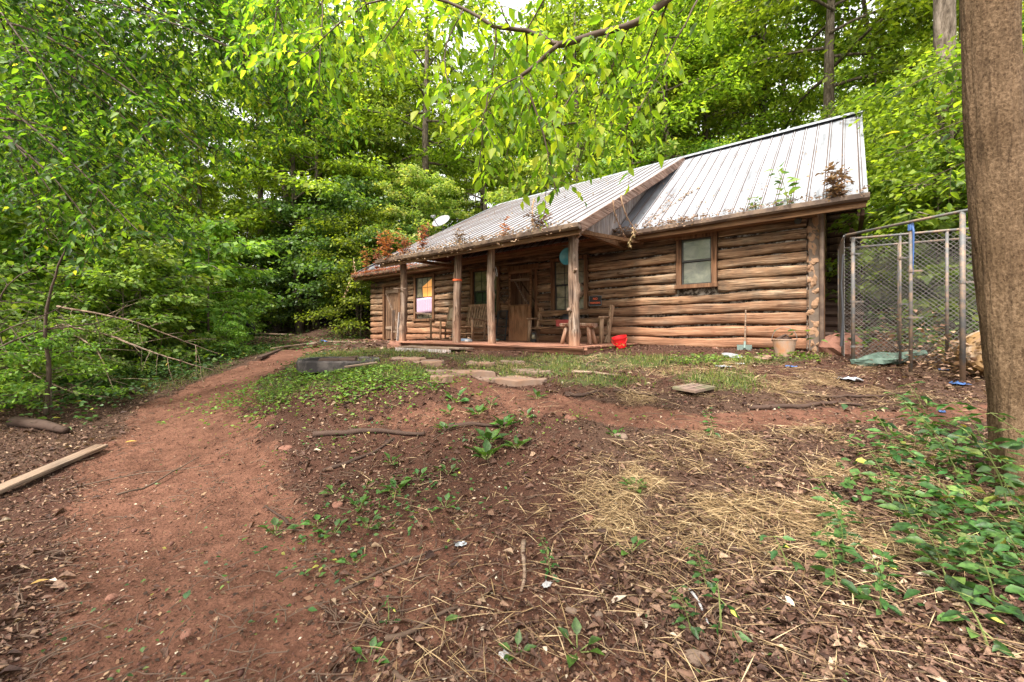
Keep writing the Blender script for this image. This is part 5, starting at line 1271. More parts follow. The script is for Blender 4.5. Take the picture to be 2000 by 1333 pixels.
mb = MB(); mb.tube([(5.14,5.28,1.74),(5.135,5.24,1.6),(5.145,5.25,1.35),(5.14,5.25,1.05)],[.020,.012,.006,.002],8,wob=.3,rng=rg); mb.tube([(5.14,5.28,1.62),(5.14,5.28,1.70)],.032,9,wob=.2,rng=rg)
o = mb.build('blue_rope', M['blue']); tag(o, 'frayed blue rope tied round a pen post under the top rail', 'rope')
mb = MB(); mb.tube([(4.865,6.02,1.45),(4.85,6.03,1.0),(4.86,6.01,.5),(4.84,6.02,.1)],[.012,.012,.016,.02],7); o = mb.build('black_strap', M['grille']); tag(o, 'dark strap hanging down the corner post of the pen', 'strap')
# green tarp bundle along the foot of the pen
r_ = random.Random(4); V_ = []; K = 12; n = 18
for i in range(n+1):
    s = i/n; c_ = Vector((4.93+.95*s, 5.93-.10*s, gz(4.93+.95*s, 5.93-.1*s)+.05+.10*s)); ra = .035+.05*math.sin(math.pi*min(1,s*1.1))**.7
    for k in range(K):
        a = 2*math.pi*k/K; q = ra*(1+.25*math.sin(3*a+s*9)+r_.uniform(-.1,.1)); V_.append(c_+Vector((.1*math.sin(a)*0, q*math.cos(a)*1.2, q*math.sin(a))))
mb = MB(); mb.add(V_, [(i*K+k, i*K+(k+1)%K, (i+1)*K+(k+1)%K, (i+1)*K+k) for i in range(n) for k in range(K)]+[tuple(range(K))[::-1], tuple(n*K+k for k in range(K))]); o = mb.build('tarp', M['tarp']); tag(o, 'crumpled green tarp bundled along the foot of the pen', 'tarp')
# yellow barrel and blue-grey bin inside the pen
o = empty('yellow_barrel', (6.15, 5.30, gz(6.05,5.25)+.25), label='yellow and white plastic barrel lying in the pen beside the near tree', cat='barrel'); o.rotation_euler = (R(80), 0, R(-35))
mb = MB(); mb.lathe([(0,-.4),(.26,-.4),(.29,-.37),(.29,-.2),(.31,-.17),(.29,-.14),(.29,.14),(.31,.17),(.29,.2),(.29,.37),(.26,.4),(0,.4)],seg=26); mb.build('body', M['yellow'], o, smooth=False)
mb = MB(); mb.lathe([(.06,.4),(.06,.43),(0,.43)],c=(.14,0,0),seg=12); mb.build('cap', M['black'], o)
o = empty('plastic_bin', (6.02, 4.95, gz(6.02,4.95)), label='dark blue-grey plastic bin in front of the yellow barrel', cat='bin'); o.rotation_euler = (0,0,.4)
mb = MB(); mb.lathe([(0,0),(.12,0),(.16,.42),(.175,.42),(.175,.45),(.15,.45),(.11,.02),(0,.02)],seg=20); mb.build('body', M['bluegrey'], o)

# ---------------------------------------------------------------- ground litter, plants and sticks
G = np.random.default_rng(2024)
def wedge(n, y0, y1, a0=-1.42, a1=1.42, power=1.0):
    Y = np.exp(G.uniform(math.log(y0), math.log(y1), n)); X = Y*G.uniform(a0, a1, n); return X, Y
def off_cabin(X, Y, m=.0):
    t = (X-C0[0])*U[0]+(Y-C0[1])*U[1]; p = (X-C0[0])*N[0]+(Y-C0[1])*N[1]
    return ~(((t > -.15-m) & (t < 13.9+m) & (p < .12+m)) | ((t > 2.95-m) & (t < 8.9+m) & (p < 2.52+m) & (p > -7)))
def keep(X, Y, prob):
    k = (G.random(len(X)) < prob) & off_cabin(X, Y); return X[k], Y[k]
def ground_leaves(name, X, Y, L, asp, mat, label, tilt=.35, dz=.006, fold=False, cup=.3, rnd=None, cat=None, lift=0.):
    n = len(X); Z = height(X, Y)-.035*(1-sstep(.6,1.2,seg_dist(X,Y,DRIVE)))+dz+G.random(n)*lift
    a = G.uniform(0, 2*math.pi, n); D = unit(np.stack([np.cos(a), np.sin(a), G.normal(.05, tilt*.4, n)], 1)); Nn = unit(np.array([0,0,1.])+G.normal(0, tilt, (n,3)))
    o = leaves_obj(name, np.stack([X,Y,Z],1), D, Nn, L, L*asp, M[mat], None, fold, cup, 3, rnd); return tag(o, label, cat, kind='stuff')
# crumbs of bark and clay over all bare soil
X, Y = wedge(70000, 1.25, 9); c_, l_, s_, g_ = masks(X, Y); X, Y = keep(X, Y, np.clip(.8-.45*sstep(.5,1,c_)*(seg_dist(X,Y,DRIVE) < .75)-.3*g_, .1, 1))
ground_leaves('crumbs', X, Y, G.uniform(.006,.026,len(X))*(1+.35*G.random(len(X))**4*3), .55, 'chip', 'bark crumbs and clay bits over the bare soil', .45, cat='debris', dz=.004)
# fallen leaves
X, Y = wedge(100000, 1.25, 10); c_, l_, s_, g_ = masks(X, Y)
rightw = sstep(.2,1.8,X/np.maximum(Y,.1)*2.2+.25)
X, Y = keep(X, Y, np.clip((.22+.25*(Y > 3.3)+.7*rightw*(Y < 4.6)+.55*(X < -4.6)+.45*(X > 4.5)*(Y > 4.6)+.25*(Y > 4.6))*(1-.93*sstep(.3,.95,c_)), .02, 1))
ground_leaves('fallen_leaves', X, Y, G.uniform(.012,.042,len(X))+.04*(G.random(len(X)) > .92), G.uniform(.3,.7,len(X)), 'litter', 'brown fallen leaves scattered over the slope', .6, fold=True, cup=.5, cat='leaf litter', lift=.012)
X, Y = wedge(26000, 10, 30, -1.1, 1.3); X, Y = keep(X, Y, np.where(seg_dist(X,Y,DRIVE) < 1.3, .1, .9))
ground_leaves('fallen_leaves', X, Y, G.uniform(.07,.16,len(X)), .6, 'litter', 'dark fallen leaves covering the shaded slope under the trees', .4, cat='leaf litter')
# straw
X, Y = wedge(170000, 1.6, 7.5, -.4, 1.42); c_, l_, s_, g_ = masks(X, Y); X, Y = keep(X, Y, np.clip(s_**1.3*.8+.012, 0, 1))
n = len(X); Z = height(X, Y)+G.random(n)**2*.05; a = G.normal(-.5, .9, n)+math.pi*(G.random(n) < .5)
D = unit(np.stack([np.cos(a), np.sin(a), G.normal(.05,.18,n)],1)); Nn = unit(np.array([0,0,1.])+G.normal(0,.3,(n,3)))
L_ = G.uniform(.10,.34,n); o = leaves_obj('dry_straw', np.stack([X,Y,Z],1)-D*L_[:,None]*.5+np.array([0,0,.012]), D, Nn, L_, G.uniform(.0025,.006,n), M['straw'], cup=.12)
tag(o, 'dry pale straw lying in matted patches', 'straw', kind='stuff')
# grass blades
X, Y = wedge(230000, 4.2, 16, -1.0, 1.1); c_, l_, s_, g_ = masks(X, Y); X, Y = keep(X, Y, np.clip(g_*1.1-.2, 0, .8)*np.clip(vnoise(X*2.4,Y*2.4,41)*2.2-.5,.08,1))
n = len(X); Z = height(X, Y)-.005; D = unit(np.array([0,0,1.])+G.normal(0,.42,(n,3))); Nn = unit(G.normal(0,1,(n,3)))
L_ = G.uniform(.03,.11,n); o = leaves_obj('green_grass', np.stack([X,Y,Z],1), D, Nn, L_, L_*.075+.002, M['grass'], cup=.3)
tag(o, 'short green grass around the fire ring and before the porch', 'grass', kind='stuff')
# low broad-leaved ground cover
def cover(n, y0, y1, a0, a1, bl, lh, Lr, mat, label, pw=1., th=.0, extra=None):
    X, Y = wedge(n, y0, y1, a0, a1); pr = np.clip(blobs(X, Y, bl)**pw-th, 0, 1)*(.35+.65*(vnoise(X*3,Y*3,12) > .45))
    if extra is not None: pr = pr*extra(X, Y)
    X, Y = keep(X, Y, pr); n = len(X); hh = vnoise(X*2.3, Y*2.3, 14)*lh*1.4
    Z = height(X, Y)+.01+G.random(n)**.8*hh; a = G.uniform(0, 6.28, n)
    D = unit(np.stack([np.cos(a), np.sin(a), G.normal(.05,.3,n)],1)); Nn = unit(np.array([0,0,1.])+G.normal(0,.32,(n,3))); L_ = G.uniform(*Lr, n)
    o = leaves_obj('ground_cover', np.stack([X,Y,Z],1), D, Nn, L_, L_*G.uniform(.5,.8,n), M[mat], fold=True, cup=.2)
    return tag(o, label, 'ground cover', kind='stuff')
cover(30000, 4.4, 8, -.9, .2, [(-2.9,5.85,1.1,.5),(-1.9,5.6,.9,.45),(-3.4,6.1,.6,.5),(-2.2,5.2,1.0,.35)], .10, (.028,.06), 'leaf_bright', 'bright low leafy plants in front of the fire ring')
nd = lambda X, Y: (seg_dist(X,Y,DRIVE) > 1.15)
cover(60000, 4.8, 16, -1.35, -.3, [(-6.9,8.0,1.6,1.5),(-8.5,7.5,2.5,1.6),(-7.5,10.5,1.6,2.),(-9,12,2.,2.),(-6.3,6.6,.7,.7)], .28, (.04,.09), 'leaf_weed', 'green weeds along the left edge of the drive', .8, extra=nd)
cover(9000, 9, 18, -1., -.2, [(-5.6,12.4,.7,1.2),(-7.4,15.8,1.5,.8),(-7.0,10.6,.7,.8)], .06, (.04,.07), 'leaf_weed', 'low green plants on the yard left of the cabin')
cover(9000, 15, 22, -.55, -.2, [(-6.6,17.6,1.1,.7)], .35, (.08,.13), 'leaf_mid', 'dense dark green mound of creeper at the foot of the slope')
cover(9000, 5.5, 8, -.1, .75, [(4.3,6.55,.45,.25),(3.5,6.5,.5,.2),(1.5,7.4,.5,.2),(2.9,6.3,.5,.2),(4.9,6.5,.4,.2)], .12, (.03,.07), 'leaf_bright', 'light green weeds along the foot of the log wall')
cover(2200, 1.7, 4.2, .8, 1.42, [(3.2,2.6,.8,.6),(3.4,3.4,.8,.5),(2.5,2.1,.5,.3)], .30, (.04,.10), 'leaf_weed', 'dense low weeds under the taller ones before the near tree')
cover(26000, 6, 16, .6, 1.4, [(9.5,8.5,2.5,2.5),(8,10.5,2,2.5),(11,11,3,3),(7.4,7.0,.8,.6)], .5, (.08,.16), 'leaf_mid', 'undergrowth on the bank behind the pen')
cover(16000, 4.5, 7, .8, 1.4, [(5.8,5.4,.5,.4),(6.5,5.6,.6,.5),(6.2,5.0,.4,.3)], .7, (.03,.08), 'brownveg', 'dead brown weeds heaped against the inside of the pen')
cover(4000, 2, 5, -.9, .2, [(-.9,3.1,.5,.45),(-1.2,2.75,.35,.3),(-.2,4.1,.5,.35),(-1.8,4.5,.7,.4)], .04, (.025,.05), 'leaf_weed', 'small seedlings on the bank')
cover(9000, 3.2, 8, -.6, .6, [(-.6,4.4,1.3,.5),(-1.5,4.9,1.0,.6),(.4,5.6,1.2,.5),(1.6,5.3,.8,.3)], .05, (.02,.05), 'leaf_bright', 'small pale green plants among the litter on top of the bank', extra=lambda X, Y: .6*(vnoise(X*2.2,Y*2.2,33) > .5))
cover(9000, 1.4, 8, -1.2, 1.3, [(0,4,6,5)], .03, (.012,.03), 'leaf_weed', 'tiny sprouts dotted over the whole clearing', extra=lambda X, Y: .22*(vnoise(X*1.1,Y*1.1,31) > .5))
# pebbles
n = 3800; X, Y = wedge(n, 1.25, 6, -1.35, 1.1); k = off_cabin(X, Y); X, Y = X[k], Y[k]; n = len(X)
r_ = G.uniform(.006,.017,n)*(1+1.3*(G.random(n) > .96)); ax = np.array([[1,0,0],[0,1,0],[-1,0,0],[0,-1,0],[.1,0,1],[0,0,-1]])
ax = np.concatenate([ax[:4], ax[4:]]); ct = np.stack([X,Y,height(X,Y)+r_*.1],1); a = G.uniform(0,6.28,n)
V_ = ct[:,None,:]+ax[None]*(r_[:,None]*G.uniform(.7,1.4,(n,3)))[:,None,:]*np.array([1,1,.75])
Ft = np.array([[0,1,4],[1,2,4],[2,3,4],[3,0,4],[1,0,5],[2,1,5],[3,2,5],[0,3,5]])
o = mesh_np('pebbles', V_.reshape(-1,3), (np.arange(n)[:,None,None]*6+Ft[None]).reshape(-1,3), M['chip'], np.repeat(G.random(n)*.6+.4, 8)); tag(o, 'small stones and pebbles in the clay', 'pebbles', kind='stuff')
sb = o.modifiers.new('s','SUBSURF'); sb.levels = 1; sb.render_levels = 1
# thin twigs
mb = MB(); rq = random.Random(6)
X, Y = wedge(2600, 1.25, 8); k = off_cabin(X, Y); X, Y = X[k], Y[k]
for x, y in zip(X, Y):
    if seg_dist(np.array(x), np.array(y), DRIVE) < .8 and rq.random() < .5: continue
    L_ = rq.uniform(.04,.20)*(1+.8*(rq.random() > .93)); a = rq.uniform(0,6.28); z = gz(x,y)+.006; c_, s_ = math.cos(a), math.sin(a); bnd = rq.uniform(-.2,.2)*L_
    mb.tube([(x-c_*L_/2,y-s_*L_/2,gz(x-c_*L_/2,y-s_*L_/2)+.008),(x-s_*bnd,y+c_*bnd,z+rq.uniform(.0,.02)),(x+c_*L_/2,y+s_*L_/2,gz(x+c_*L_/2,y+s_*L_/2)+.008)], [.0035,.003,.0015], 4)
o = mb.build('small_twigs', M['stick']); tag(o, 'thin twigs littering the ground', 'twigs', kind='stuff')

# countable sticks and roots
def stick(x0, y0, x1, y1, r0, label, mat='stick', name='stick', seed=0, n=8, bow=.06, dz=0., cat='stick'):
    r_ = random.Random(seed+int(x0*31)); pts_ = []; a = Vector((x0,y0,0)); b = Vector((x1,y1,0)); L_ = (b-a).length; nn = (b-a).normalized().cross(Vector((0,0,1)))
    ph = r_.uniform(0,6)
    for k in range(n+1):
        s = k/n; q = a.lerp(b, s)+nn*L_*bow*math.sin(s*4+ph); pts_.append(Vector((q.x, q.y, gz(q.x,q.y)+r0*.7+dz)))
    o0 = pts_[0].copy(); mb = MB(); mb.tube([p-o0 for p in pts_], [r0*(1-.5*k/n)*r_.uniform(.88,1.12) for k in range(n+1)], 8, wob=.1, rng=r_)
    o = mb.build(name, M[mat], smooth=True); o.location = o0; tag(o, label, cat); return o
stick(.10,2.62,.03,2.22,.016,'smooth pale upright-lying stick in the foreground centre','board')
stick(-.60,1.93,-.26,2.05,.014,'bent pale stick left of the single green leaf','stick',bow=.12)
stick(-.50,1.72,-.38,1.66,.013,'short broken stick at the bottom edge of the picture')
stick(.70,2.25,.86,2.10,.016,'thick straw-coloured cane piece among the brown leaves','straw')
stick(.95,2.2,.96,1.95,.008,'thin grey stick standing out in the brown leaves','white')
stick(-2.1,4.35,-.9,4.25,.035,'long dark root crossing the face of the bank','root','root',1,12,.04)
stick(-.7,4.2,.0,4.35,.028,'dark root right of the long root on the bank','root','root',2,10,.05)
stick(-1.7,3.7,-1.2,4.2,.02,'curved dark branch on the left shoulder of the bank','root')
stick(-2.0,4.9,-1.6,5.4,.02,'dark stick lying in the leaves below the fire ring','root')
stick(.65,4.93,1.05,5.05,.028,'thick dark root beside the clay trail','root','root',3)
stick(1.25,5.05,1.75,4.95,.02,'second root near the paver','root','root',4)
stick(2.6,4.55,3.9,4.5,.03,'long root running beside the trail toward the near tree','root','root',5,12,.05)
stick(3.3,4.95,4.6,4.75,.022,'thin root across the straw before the pen','root','root',6,12,.04)
stick(.85,5.9,1.5,5.65,.025,'weathered grey stick in the grass before the porch','board')
stick(1.1,6.05,1.35,6.5,.014,'forked dry stick standing up from the grass','stick',dz=.05)
stick(-1.6,2.9,-1.9,3.2,.012,'dark stick at the right edge of the drive','root')
stick(-3.3,3.4,-3.1,4.1,.010,'thin straight twig on the left part of the drive')
stick(-3.9,3.55,-2.9,4.0,.007,'long thin twig lying across the drive beside the board')
stick(-.9,2.2,-.3,2.75,.010,'thin twig slanting up the bare soil of the bank')
stick(2.2,2.35,2.9,1.95,.012,'long dry stem among the weeds at the lower right','straw')
stick(1.2,2.9,1.9,2.3,.007,'thin straw stem across the brown leaves','straw')
stick(-8.2,6.2,-5.9,6.5,.08,'fallen rotten log at the foot of the brush pile','root','fallen_log',7,12,.03,cat='log')
stick(-6.1,5.0,-5.3,4.9,.08,'short mossy dark log end at the left edge','root','fallen_log',8,6,.03,cat='log')
# pale fallen branches of the brush pile
BR = [((-7.2,6.4,.45),(-6.4,6.5,.25),(-5.7,6.6,-.05),(-5.0,6.9,-.35),.024,'thick pale fallen branch slanting down the brush pile'),((-7.0,6.3,.7),(-6.2,6.6,.5),(-5.6,7.0,.15),(-5.2,7.3,-.1),.018,'pale thin branch above the thick pale one'),
 ((-6.9,6.2,.4),(-6.3,6.2,.05),(-6.0,6.1,-.4),(-5.8,6.0,-.6),.016,'pale branch dropping steeply in the brush pile'),((-7.6,6.0,.2),(-6.9,5.8,-.2),(-6.2,5.7,-.5),(-5.6,5.7,-.6),.014,'grey twiggy branch low in the brush pile'),
 ((-6.4,5.2,.9),(-6.6,5.1,.2),(-6.9,5.2,-.3),(-7.2,5.2,-.8),.022,'brown arching stem at the left edge'),((-5.9,5.3,.6),(-6.5,5.2,.3),(-7.0,5.1,-.1),(-7.6,5.2,-.7),.018,'second brown arching stem at the left edge'),
 ((-5.6,5.6,.45),(-6.3,5.4,.3),(-7.0,5.3,-.1),(-7.7,5.4,-.6),.022,'third and lowest brown arching stem at the left edge'),((-6.0,5.5,1.4),(-6.15,5.4,.5),(-6.1,5.4,-.2),(-6.15,5.4,-.8),.03,'upright brown stem in the brush at the left')]
for i, (a, b, c_, d_, r_, lb) in enumerate(BR):
    if 'brown' in lb: a, b, c_, d_ = d_, c_, b, a
    o = spray_obj('fallen_branch', [([a,b,c_,d_]+([(d_[0]+.25,d_[1]+.1,d_[2]+.25)] if 'brown' in lb else []), r_, r_*.2, .1)], 60+i, 'board' if 'pale' in lb or 'grey' in lb else 'twig', 'leaf_left', lb, 'branch', sp=.10, tw=.55, lsp=.35, leafL=.05, droop=.15, twr=.005)
# rocks in the soil
for i, (x, y, r_, lb) in enumerate(((.62,4.35,.07,'round stone beside the clay trail'),(1.05,3.95,.07,'flat tan rock half buried before the trail'),(-1.32,3.1,.05,'dark clod on the drive edge'),(.3,2.05,.03,'tan pebble-like acorn stone in front'),(.42,2.0,.028,'second tan pebble beside the first'),
   (-.75,2.3,.04,'reddish stone on the bare bank'),(-2.15,2.2,.03,'pale orange stone at the left of the drive'),(.55,2.9,.045,'brown stone by the small straw tuft'),(-1.55,1.95,.03,'rounded brown stone low on the drive'),(.80,1.78,.06,'dark grey rock half buried at the bottom edge'),(-2.3,4.15,.06,'clod at the foot of the bank'))):
    rock('stone', x, y, (r_, r_*.8, r_*.5), 400+i, 'rock' if 'tan' in lb or 'grey' in lb else 'redrock', lb, 'stone', i)

# rosettes of broad leaves
def plantain(seed, nl=8, L=.13, asp=.5, up=.55):
    g = np.random.default_rng(seed); a = np.arange(nl)*2.4+g.uniform(-.3,.3,nl); el = g.uniform(.15, up*1.6, nl)
    D = np.stack([np.cos(a)*np.cos(el), np.sin(a)*np.cos(el), np.sin(el)],1); base = D*.05
    V_, F_, k = leaf_arrays(base, D, unit(np.stack([-np.cos(a)*np.sin(el), -np.sin(a)*np.sin(el), np.cos(el)],1)+g.normal(0,.15,(nl,3))), g.uniform(.65,1.15,nl)*L, g.uniform(.8,1.1,nl)*L*asp, True, .22)
    root = empty('broadleaf_weed'); o = mesh_np('leaves', V_, F_, M['plantain'], np.repeat(g.random(nl), k), root)
    mb = MB(); [mb.tube([(0,0,-.01), tuple(base[i])], .003, 4, cap=False) for i in range(nl)]; mb.build('stems', M['stem'], root)
    return root
pl = [plantain(1), plantain(2, 6, .10, .55, .8), plantain(3, 10, .14, .5, .6), plantain(4, 5, .075, .6, .5)]; used_pl = set()
PL_ = [(-.68,4.86,1,1.5,'tall-leaved weed nearest the clay trail on the bank'),(-.37,4.53,0,1.0,0),(-.08,4.27,2,1.1,'large broadleaf weed at the right end of the bank row'),(-.22,3.99,2,1.15,'large glossy broadleaf weed in the middle of the bank'),(.05,3.86,0,1.0,0),(-.23,3.72,2,1.2,'biggest rosette weed, lowest of the bank group'),(-.69,4.25,0,.9,0),
 (-1.11,3.78,1,.9,0),(-.93,3.31,0,.9,0),(-1.14,3.05,1,.9,0),(-1.2,2.75,3,1.1,0),(-.98,2.79,1,.8,0),(-1.61,2.79,3,1.2,0),(-1.35,2.85,3,1.,0),(-.8,3.5,3,1.1,0),(-.55,3.55,3,1.,0),(.95,3.17,0,.8,0),(.73,2.53,3,1.1,0),(.29,1.81,3,1.1,0),(-.63,1.8,3,.8,0),(1.0,3.98,1,.9,'pair-leaved weed at the left end of the straw patch'),
 (.02,1.78,1,.6,0),(-.25,4.75,1,.8,0),(.3,4.9,1,1.,0),(-.95,2.45,3,.9,0),(-.7,4.6,1,.9,0),(.15,4.45,1,.9,0),(-1.0,5.2,1,1.0,0),(-1.45,3.35,3,1.1,0),(-.5,3.05,3,1.,0)]
for i, (x, y, k, s, lb) in enumerate(PL_):
    o = pl[k] if k not in used_pl else copy_tree(pl[k]); used_pl.add(k)
    o.location = (x, y, gz(x,y)); o.rotation_euler = (random.Random(i).uniform(-.1,.1), .1, i*1.7); o.scale = (s,)*3
    tag(o, lb or 'small broadleaf weed growing on the bare bank', 'weed', None if lb else 'small broadleaf weeds on the bank')
# leaning leafy weeds in the lower right
def tall_weed(seed, L=.8, leafL=.085, lean=-.5, n=10):
    r_ = random.Random(seed); root = empty('leafy_weed'); pts_ = [Vector((0,0,-.03))]; d_ = Vector((lean*.3,.05,1)).normalized()
    for k in range(8): d_ = (d_+Vector((lean*.12, r_.uniform(-.08,.08), -.06))).normalized(); pts_.append(pts_[-1]+d_*L/8)
    mb = MB(); mb.tube(pts_, [.005*(1-.7*k/8) for k in range(9)], 5); P = []; D = []; LL = []
    for k in range(n):
        s = 8*(.18+.82*k/(n-1)); i = min(7, int(s)); q = pts_[i].lerp(pts_[i+1], s-i); a = k*1.57+r_.uniform(-.3,.3)
        for sg in (0, math.pi):
            dd = Vector((math.cos(a+sg), math.sin(a+sg), r_.uniform(-.55,.35))).normalized(); st = q+dd*.03; mb.tube([q, st], .0018, 3, cap=False)
            P.append(st); D.append(dd); LL.append(leafL*r_.uniform(.6,1.2)*(1-.4*k/n))
            if r_.random() < .6: P.append(st+dd*.02); D.append((dd+Vector((r_.uniform(-1,1),r_.uniform(-1,1),0))).normalized()); LL.append(leafL*.5)
    mb.build('stem', M['stem'], root)
    g = np.random.default_rng(seed); n_ = len(P); LL = np.array(LL)
    leaves_obj('leaves', np.array(P), np.array(D), unit(np.array([0,0,1.])+g.normal(0,.55,(n_,3))), LL, LL*.46, M['leaf_weed'], root, True, .2, seed)
    return root
tw_ = [tall_weed(1,.85,.13,-.5,12), tall_weed(2,.65,.12,-.5,11), tall_weed(3,.45,.105,-.3,9), tall_weed(4,.95,.145,-.55,13), tall_weed(5,.2,.07,-.2,4)]; utw = set()
TW = [(3.35,2.75,3,1.0),(3.15,2.5,0,1.),(3.4,3.1,0,.9),(2.85,2.54,1,1.),(2.62,2.8,2,1.),(3.2,3.4,2,1.1),(2.9,2.2,3,.8),(2.6,2.0,0,.8),(2.35,1.98,2,1.),(2.29,2.15,2,.9),(2.75,1.95,1,1.),(1.93,2.38,2,.9),(2.1,2.6,2,.9),
 (1.81,2.01,2,.8),(1.6,2.37,4,1.2),(1.75,2.2,2,.9),(2.0,2.2,4,1.2),(3.0,1.95,3,.9),(3.3,2.1,0,1.),(3.5,2.4,3,1.),(1.06,2.23,2,.6),(.84,1.92,2,.55),(1.0,1.95,4,1.2),(.22,2.3,2,.5),(3.15,2.2,0,.9),(3.6,3.3,1,.9),(2.5,2.2,1,.8),(2.4,2.4,2,1.1),(1.9,3.85,2,.7),(3.7,3.6,1,1.),(4.0,3.9,2,1.2),(2.1,1.8,4,1.3),(-.6,2.0,4,.6)]
for i, (x, y, k, s) in enumerate(TW):
    o = tw_[k] if k not in utw else copy_tree(tw_[k]); utw.add(k)
    o.location = (x, y, gz(x,y)); o.rotation_euler = (0,0,random.Random(i+9).uniform(-.9,.9)); o.scale = (s,)*3
    if k in (4,) or x < 1.7: tag(o, 'low sprig of green weed poking through the brown leaves', 'weed', 'low weed sprigs in the leaf litter')
    else: tag(o, 'leaning green leafy weed in the thicket before the near tree', 'weed', 'weeds thronging before the near tree')
# ivy leaves on the near trunk
n = 14; a = G.uniform(4.0,4.7,n); z = G.uniform(.25,.65,n)+1.0
r_ = .19; P = np.stack([3.70+r_*np.cos(a), 2.97+r_*np.sin(a), z-1.0], 1); D = unit(np.stack([np.cos(a)*.3, np.sin(a)*.5, -np.ones(n)],1)); 
o = empty('ivy_sprig', (3.62,2.97,.0), label='small ivy sprig with green leaves clinging to the near trunk', cat='ivy')
leaves_obj('leaves', P-np.array([3.62,2.97,0]), D, unit(np.stack([np.cos(a),np.sin(a),np.zeros(n)+.3],1)), np.full(n,.055), np.full(n,.045), M['leaf_weed'], o, True, .2)

# fallen single leaves big enough to point at
def one_leaf(x, y, L, asp, mat, label, seed, rv=.9):
    V_, F_, k = leaf_arrays([(0,0,0)], [(1,.1,.05)], [(.1,.1,1)], [L], [L*asp], True, .2); o = mesh_np('single_leaf', V_, F_, M[mat], [rv]*k); o.location = (x, y, gz(x,y)+.015); o.rotation_euler = (.1,-.1,seed); tag(o, label, 'leaf'); return o
one_leaf(-.33,2.0,.09,.5,'leaf_weed','single fresh green leaf lying on the clay in front',.1)
one_leaf(-2.66,2.26,.075,.4,'leaf_yel','yellow fallen leaf at the left edge of the drive',.5,1.)
one_leaf(2.0,1.93,.15,.4,'leaf_weed','long yellow-green leaf lying at the lower right',-.1)
one_leaf(1.43,2.07,.10,.6,'litter','pale tan dry leaf near the lower right weeds',2.,1.)
one_leaf(-.1,1.93,.08,.4,'litter','grey curled dead leaf near the fresh green leaf',2.5,.95)
one_leaf(.5,2.08,.11,.35,'litter','pale lobed dry leaf in the foreground litter',.4,1.)
one_leaf(-4.3,4.55,.11,.4,'leaf_yel','yellow leaf beside the mossy log end',.2,1.)

# ---- plants and debris on the roof edges
def dead_plant(label, t, p, z, h, seed, mat='rustveg', nb=9, spreadv=.35, leafL=.065, dens=.03):
    limbs = []; r_ = random.Random(seed); b0 = cw(t, p, z)
    for i in range(nb):
        a = r_.uniform(0, 6.28); hh = h*r_.uniform(.5,1.); sp_ = spreadv*h*r_.uniform(.2,1.)
        limbs.append(([b0, b0+Vector((math.cos(a)*sp_*.3, math.sin(a)*sp_*.3, hh*.5)), b0+Vector((math.cos(a)*sp_, math.sin(a)*sp_, hh))], .006, .002, .15))
    return spray_obj('roof_plant', limbs, seed, 'twig', mat, label, 'dead plant' if mat != 'leaf_bright' else 'sapling', sp=dens, tw=.10, lsp=.03, leafL=leafL, droop=.1, hang=.1, aspect=.5, twr=.002)
dead_plant('tall rust-red dead plant on the left corner of the porch gutter', 8.55, 2.75, 2.12, .85, 81, nb=11, spreadv=.5)
dead_plant('rust-red dead stalk between the corner plant and the satellite dish', 7.6, 2.4, 2.3, .75, 82, nb=5)
dead_plant('low rust-red dead plant below the satellite dish', 8.1, 2.6, 2.2, .6, 83, nb=7, spreadv=.6)
dead_plant('reddish dead plant on the far left gutter', 12.6, .5, 2.45, .9, 84, nb=7)
dead_plant('second reddish dead stalk on the far left gutter', 13.3, .5, 2.45, 1.0, 85, nb=4)
dead_plant('slim dead stalk on the middle of the porch eave', 4.75, 2.6, 2.2, .5, 86, nb=3, spreadv=.15)
dead_plant('brown dead tuft right of the middle of the porch eave', 3.9, 2.65, 2.16, .55, 87, 'brownveg', nb=7, spreadv=.7)
dead_plant('thin grey dead weeds on the left half of the porch roof', 6.2, 2.5, 2.24, .45, 88, 'brownveg', nb=5)
dead_plant('dark dead plant with withered leaves near the right end of the gutter', -.35, .48, 2.44, .62, 89, 'brownveg', nb=8, spreadv=.5, leafL=.08)
o = dead_plant('small thin sprig left of the green sapling on the gutter', .75, .5, 2.44, .3, 90, 'leaf_bright', nb=3, leafL=.05)
# green sapling on the gutter
b0 = cw(.28,.5,2.40); r_ = random.Random(3); P = []; D = []; LL = []; mb = MB()
pts_ = [b0, b0+Vector((-.03,0,.22)), b0+Vector((-.10,0,.48)), b0+Vector((-.20,0,.70))]; mb.tube([p-b0 for p in pts_], [.008,.006,.005,.003], 6)
for k in range(26):
    s = .3+2.7*k/26; i = min(2,int(s)); q = pts_[i].lerp(pts_[i+1], s-i); a = k*2.2; dd = Vector((math.cos(a), math.sin(a), r_.uniform(-.35,.35))); P.append(q-b0+dd*.05); D.append(dd); LL.append(r_.uniform(.14,.25)*(1-.3*k/26)); mb.tube([q-b0, q-b0+dd*.05], .002, 3, cap=False)
o = empty('sapling', b0, label='bright green broad-leaved sapling growing out of the right gutter', cat='sapling'); mb.build('stem', M['stem'], o); LL = np.array(LL)
leaves_obj('leaves', np.array(P), np.array(D), unit(np.array([-.2,-.5,.7])+np.random.default_rng(1).normal(0,.5,(26,3))), LL, LL*.42, M['leaf_bright'], o, True, .2)
